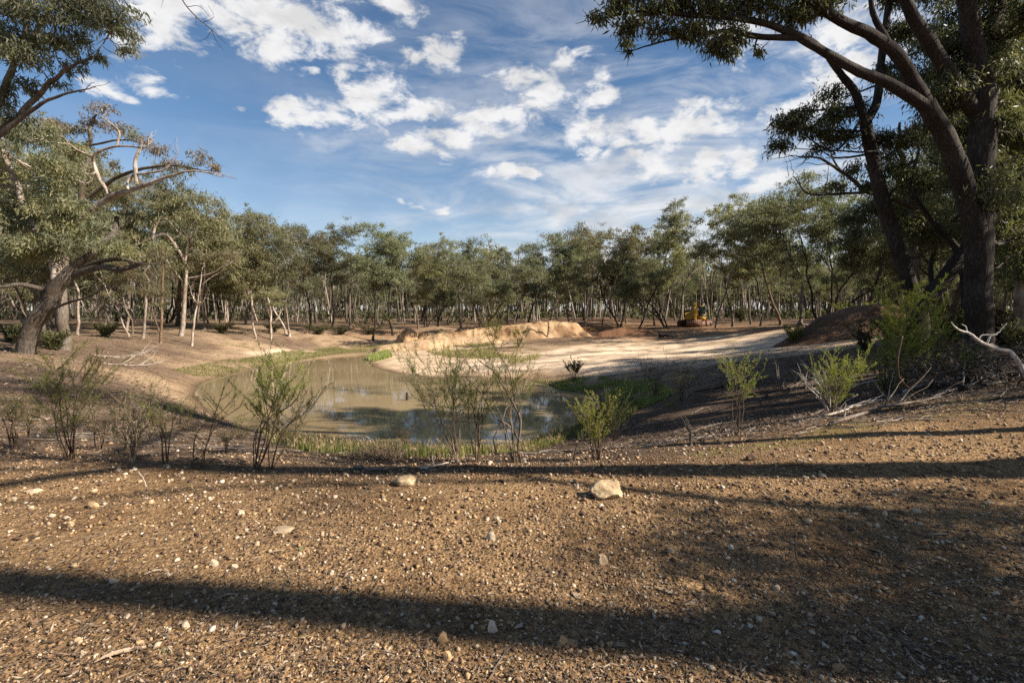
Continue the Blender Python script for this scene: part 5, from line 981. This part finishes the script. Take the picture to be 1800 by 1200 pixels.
for i, (px, py, a) in enumerate([(1620,1150,-40),(1690,1165,15),(1780,1012,30),(1535,968,-70),(485,972,10),(690,1060,-60),(680,1075,-80),(1247,936,50),(1215,1060,40),(1650,940,-20),(95,1140,30),(400,1050,20)]):
    curled_leaf('dead_leaf', 'dry curled gum leaf lying on the foreground gravel', px, py, rr.uniform(26, 40), rr.uniform(7, 10), a, 20 + i, rr.random(), 'bark_strip', 'leaf', group='dry leaves of the foreground')
# fallen branches of the slopes
FB = [('long bleached log lying along the right slope',[(1465,748),(1530,728),(1600,712),(1680,690)],.05,'dead'),('second log just above the long bleached log',[(1440,735),(1520,712),(1590,695)],.035,'dead_white'),('dark log across the shaded right slope below the broom shrub',[(1340,700),(1390,680),(1440,655)],.06,'dead'),
      ('grey branch heaped at the foot of the brush pile',[(1590,690),(1660,672),(1740,665),(1800,655)],.06,'dead_white'),('pale bent branch under the brush pile',[(1640,700),(1690,682),(1730,672),(1790,668)],.045,'dead_white'),('dark heavy log at the right edge below the brush pile',[(1690,688),(1750,676),(1810,662)],.09,'bark_dark'),
      ('fallen branch on the right slope by the dead forked stick',[(1200,765),(1240,752),(1285,740)],.03,'dead'),('crooked dark branch below the dead forked stick',[(1232,775),(1258,760),(1275,757)],.03,'bark_dark'),('grey log at the near shore under the fan-shaped shrub',[(620,824),(670,828),(720,822)],.03,'dead'),('pale branch right of the shore log',[(740,826),(775,818),(800,812)],.02,'dead_white'),
      ('pale branch lying across the left bank, upper of two',[(165,625),(210,628),(265,620)],.05,'dead_white'),('pale branch lying across the left bank, lower of two',[(190,640),(240,642),(300,632)],.04,'dead_white'),('grey fallen branch on the left bank near the leaning gum',[(60,640),(110,636),(150,642)],.05,'dead'),('grey log at the forest edge right of the excavator',[(1405,572),(1430,570),(1450,566)],.16,'dead'),('burnt log lying on the flat before the excavator',[(1160,592),(1175,593),(1195,592)],.14,'bark_dark'),
      ('branch lying at the foot of the great gum',[(1620,650),(1680,640),(1740,632)],.05,'dead'),('thin bleached branch on the upper right slope',[(1500,680),(1550,668),(1610,662)],.03,'dead_white'),('dark branch on the right slope by the green shrubs',[(1220,690),(1270,680),(1310,668)],.035,'bark_dark')]
for i, (lab, pts, r, mt) in enumerate(FB): ground_stick('fallen_branch', lab, pts, r * (0.6 if r < .1 else 1), mt, 'branch', 'fallen branches', 0.8, 0.3, 6 if r < .14 else 0, 60 + i)
stick('tree_stump', 'small burnt stump standing on the flat before the excavator', [([(1160,592,.12),(1160,588,.11),(1161,584,.09)], ground_hit(1160, 592)[1])], 'bark_dark', 'stump')
stick('fallen_branch', 'curved brown root sticking out of the long clay mound', [([(962,576,.05),(964,570,.065),(960,563,.06),(951,558,.04)], 46.3)], 'bark_brown', 'branch')
# the brush pile at the right with its white dead bough
def brush_pile():
    rng = np.random.default_rng(88); T = MB(); C = MB(); b = ground_hit(1770, 676); b = np.array([b[0] + 0.5, b[1] + 0.9, 0]); b[2] = g1(b[0], b[1])
    for k in range(150):
        a = rng.random() * 6.28; r = 1.2 * rng.random() ** 0.6; s = np.array([math.cos(a) * r * 1.3, math.sin(a) * r * 0.8, 0]); hz = max(0.0, 0.85 * (1 - r / 1.3)) * rng.random(); d = unit(np.array([rng.normal(), rng.normal() * 0.7, rng.normal() * 0.25 + 0.12])); l = rng.uniform(0.5, 1.5)
        q = s + [0, 0, hz + 0.03] + d * np.linspace(-0.4, 0.6, 7)[:, None] * l; q[:, 2] = np.maximum(q[:, 2], 0.0); rad = rng.uniform(0.006, 0.02); T.tube(wobble(q, rng, 0.03 * l), np.linspace(rad, rad * 0.35, 7), 5)
        m = 26; i = rng.integers(2, 7, m); C.leaves(q[i] + rng.normal(size=(m, 3)) * 0.05, unit(rng.normal(size=(m, 3)) + [0, 0, -0.4]), 0.07, 0.018, rng)
    e = empty('brush_pile', b); T.build('branches', M['dead'], e, True); C.build('dead_leaves', M['litter'], e); tag(e, 'heap of cut branches with brown dead leaves at the right edge', 'brush pile')
brush_pile()
yb = 8.6
stick('fallen_branch', 'white crooked dead bough reaching left out of the brush pile', [([(1815,628,.04),(1780,622,.036),(1750,612,.032),(1718,598,.026),(1700,584,.02),(1682,578,.014),(1672,566,.006)], yb), ([(1735,606,.018),(1742,592,.014),(1755,586,.01),(1770,568,.005)], yb), ([(1718,598,.014),(1726,590,.01),(1752,588,.006)], yb), ([(1760,616,.014),(1745,604,.01),(1730,604,.005)], yb), ([(1700,584,.01),(1697,574,.008),(1690,570,.004)], yb)], 'dead_white', 'branch')

# ------------------------------------------------------------------ the excavator at the forest edge
def excavator():
    M['yellow'] = paint_mat('worn_yellow_paint', (0.62, 0.36, 0.035), 0.45, amount=0.6); M['rust'] = paint_mat('rusty_steel', (0.17, 0.085, 0.048), 0.8, 0.2, (0.07, 0.045, 0.03), 0.8)
    M['black'] = paint_mat('black_steel', (0.025, 0.022, 0.02), 0.6, amount=0.5); M['cabpaint'] = paint_mat('dark_cab_paint', (0.10, 0.095, 0.085), 0.5); M['chrome'] = paint_mat('hydraulic_rod', (0.5, 0.5, 0.5), 0.25, 0.9, amount=0.2)
    m, nt, N, L = new_mat('cab_glass'); p = N('ShaderNodeBsdfPrincipled'); p.inputs['Base Color'].default_value = (0.03, 0.06, 0.065, 1); p.inputs['Roughness'].default_value = 0.06; L(p.outputs[0], nt.nodes['Material Output'].inputs['Surface']); M['glass'] = m
    pos = at(1222, 571, 60.0); e = empty('excavator', (pos[0], pos[1], g1(pos[0], pos[1]) - 0.02), math.radians(-22), 0.9); tag(e, 'old yellow excavator with rusty bucket resting at the forest edge', 'excavator')
    rot = math.radians(-38); c, s = math.cos(rot), math.sin(rot)
    def R(P): P = np.asarray(P, float); return np.column_stack([P[:, 0] * c - P[:, 1] * s, P[:, 0] * s + P[:, 1] * c, P[:, 2]])
    class RB(MB):
        def add(self, v, *a, **k): MB.add(self, R(np.asarray(v, float).reshape(-1, 3)), *a, **k)
    # tracks: length along local y, turned from the house
    for sx in (-1, 1):
        x0 = sx * 1.1; t = RB(); prof = []
        for k in range(10): a = math.pi / 2 + math.pi * k / 9; prof.append((-1.45 + 0.40 * math.cos(a), 0.42 + 0.40 * math.sin(a)))
        for k in range(10): a = -math.pi / 2 + math.pi * k / 9; prof.append((1.45 + 0.40 * math.cos(a), 0.42 + 0.40 * math.sin(a)))
        t.prism(prof, x0 - 0.22, x0 + 0.22, 0); tr = t.build('track', M['rust'], e)
        q = RB(); P = np.array(prof + prof[:1]); seg = np.linalg.norm(np.diff(P, axis=0), axis=1); cum = np.concatenate([[0], np.cumsum(seg)]); n = 44
        for k in range(n):                                  # grouser shoes
            u = cum[-1] * k / n; y = np.interp(u, cum, P[:, 0]); z = np.interp(u, cum, P[:, 1]); y2 = np.interp(min(u + 0.1, cum[-1]), cum, P[:, 0]); z2 = np.interp(min(u + 0.1, cum[-1]), cum, P[:, 1]); d = np.array([y2 - y, z2 - z]); d = d / (np.linalg.norm(d) + 1e-9); nn = np.array([d[1], -d[0]])
            if np.dot(nn, [y, z - 0.42]) < 0: nn = -nn
            A = np.array([y, z]); pl = [A - nn * 0.01, A + d * 0.15 - nn * 0.01, A + d * 0.15 + nn * 0.035, A + d * 0.05 + nn * 0.035, A + nn * 0.07, A - d * 0.01 + nn * 0.035]; q.prism([tuple(v) for v in pl], x0 - 0.27, x0 + 0.27, 0)
        q.build('track_shoes', M['rust'], tr)
        for yy, rr_ in [(-1.45, 0.3), (1.45, 0.3)] + [(-0.95 + 0.475 * k, 0.13) for k in range(5)]:
            w = RB(); zz = 0.42 if rr_ > 0.2 else 0.2; w.tube(np.array([[x0 - 0.245, yy, zz], [x0 + 0.245, yy, zz]]), [rr_, rr_], 14, cap=True); w.build('sprocket' if rr_ > 0.2 else 'roller', M['black'], tr)
    u = RB(); u.box((-0.9, -0.8, 0.35), (0.9, 0.8, 0.72)); u.build('undercarriage', M['rust'], e)
    u = MB(); u.tube(np.array([[0, 0, 0.7], [0, 0, 0.92]]), [0.62, 0.62], 20, cap=True); u.build('slew_ring', M['black'], e)
    # house: front faces the camera (-y)
    h = MB(); h.prism([(-0.95, 0.92), (-0.95, 1.5), (-0.25, 1.55), (-0.2, 1.88), (1.7, 1.82), (1.75, 0.92)], -1.25, -0.32, 0); h.build('engine_house', M['yellow'], e)
    h = MB(); h.box((-0.31, -0.9, 0.92), (0.31, 1.7, 1.45)); h.box((0.32, 0.55, 0.92), (1.25, 1.72, 1.8)); h.build('upper_deck', M['yellow'], e)
    h = MB(); h.prism([(1.76, 0.9), (2.15, 1.0), (2.25, 1.4), (2.15, 1.8), (1.76, 1.88)], -1.2, 1.2, 0); h.build('counterweight', M['rust'], e)
    h = MB(); h.box((0.33, -1.0, 0.92), (1.27, 0.52, 1.32)); h.build('cab_base', M['yellow'], e)
    cab = MB(); Z0, Z1 = 1.32, 2.62
    for (x, y) in ((0.37, -0.95), (1.21, -0.95), (0.37, 0.45), (1.21, 0.45)): cab.box((x - 0.045, y - 0.045, Z0), (x + 0.045, y + 0.045, Z1))
    cab.box((0.33, 0.40, Z0), (1.25, 0.50, 1.9)); cab.box((0.325, -0.995, 1.321), (1.255, -0.955, 1.62)); cb = cab.build('cab', M['cabpaint'], e)
    g = MB(); g.prism([(-1.05, 2.62), (-1.02, 2.72), (0.5, 2.74), (0.55, 2.62)], 0.30, 1.28, 0); g.build('cab_roof', M['yellow'], cb)
    for nm, lo, hi in (('window', (0.415, -0.97, 1.63), (1.165, -0.95, 2.6)), ('window', (0.36, -0.9, 1.34), (0.38, 0.4, 2.6)), ('window', (1.2, -0.9, 1.34), (1.22, 0.4, 2.6)), ('window', (0.42, 0.44, 1.92), (1.16, 0.46, 2.6))):
        g = MB(); g.box(lo, hi); g.build(nm, M['glass'], cb)
    st = MB(); st.box((0.6, -0.1, 1.33), (1.0, 0.3, 1.7)); st.box((0.6, 0.22, 1.7), (1.0, 0.32, 2.2)); st.build('operator_seat', M['black'], cb)
    # boom folded up and forward, arm hanging, bucket on the ground
    bm_ = MB(); bm_.prism([(-0.6, 1.25), (-0.75, 1.6), (-1.7, 2.75), (-2.3, 2.98), (-2.75, 2.85), (-2.7, 2.6), (-2.25, 2.62), (-1.9, 2.45), (-1.2, 1.4), (-0.9, 1.1)], -0.21, 0.21, 0); bm_.build('boom', M['yellow'], e)
    ar = MB(); ar.prism([(-2.45, 3.15), (-2.8, 3.1), (-3.05, 2.6), (-3.15, 0.95), (-2.95, 0.8), (-2.7, 1.0), (-2.5, 2.6)], -0.26, 0.26, 0); ar.build('arm', M['yellow'], e)
    for (x, P, r) in ((-0.32, [(-0.85, 1.15), (-2.0, 2.2)], .06), (0.32, [(-0.85, 1.15), (-2.0, 2.2)], .06), (0.0, [(-1.7, 2.98), (-2.5, 3.22)], .07), (0.0, [(-3.1, 2.5), (-3.28, 1.25)], .06)):
        hc = MB(); a, b = np.array([x, *P[0]]), np.array([x, *P[1]]); hc.tube(np.array([a, a + (b - a) * 0.62]), [r, r], 10, cap=True); hy = hc.build('hydraulic_cylinder', M['yellow'], e)
        hr = MB(); hr.tube(np.array([a + (b - a) * 0.6, b]), [r * 0.55, r * 0.55], 8, cap=True); hr.build('rod', M['chrome'], hy)
    lk = MB(); lk.prism([(-3.28, 1.3), (-3.4, 1.2), (-3.2, 0.75), (-3.05, 0.8)], -0.12, 0.12, 0); lk.build('bucket_link', M['rust'], e)
    bk = MB(); arc = [(-2.95 + 0.62 * math.cos(a) - 0.15, 0.52 + 0.5 * math.sin(a)) for a in np.linspace(1.9, -1.7 + 0.1, 12) - math.pi * 0.0]
    arc = [(-3.0 - 0.5 * math.cos(a), 0.50 + 0.48 * math.sin(a)) for a in np.linspace(1.75, -1.25, 12)]; inner = [(y + 0.05, 0.5 + (z - 0.5) * 0.92) for y, z in arc[::-1]]; bk.prism(arc + inner, -0.92, 0.92, 0)
    for x in (-0.92, 0.88): bk.prism(arc + [(-2.7, 0.08), (-2.75, 0.9)], x, x + 0.04, 0)
    bo = bk.build('bucket', M['rust'], e)
    for k in range(6):
        x = -0.82 + k * 0.33; t = MB(); yy, zz = arc[-1]; t.prism([(yy, zz + 0.06), (yy + 0.3, zz + 0.02), (yy + 0.3, zz), (yy, zz - 0.02)], x - 0.05, x + 0.05, 0); t.build('tooth', M['rust'], bo)
    for k in range(9):                                       # wear ribs down the bucket's back
        x = -0.84 + k * 0.21; t = MB(); t.prism([(y - 0.03, z) for y, z in arc] + [(y + 0.01, z) for y, z in arc[::-1]], x - 0.02, x + 0.02, 0); t.build('wear_rib', M['rust'], bo)
    ex = MB(); ex.tube(np.array([[-0.8, 1.2, 1.8], [-0.8, 1.2, 2.2]]), [0.05, 0.05], 8, cap=True); ex.build('exhaust_pipe', M['black'], e)
excavator()
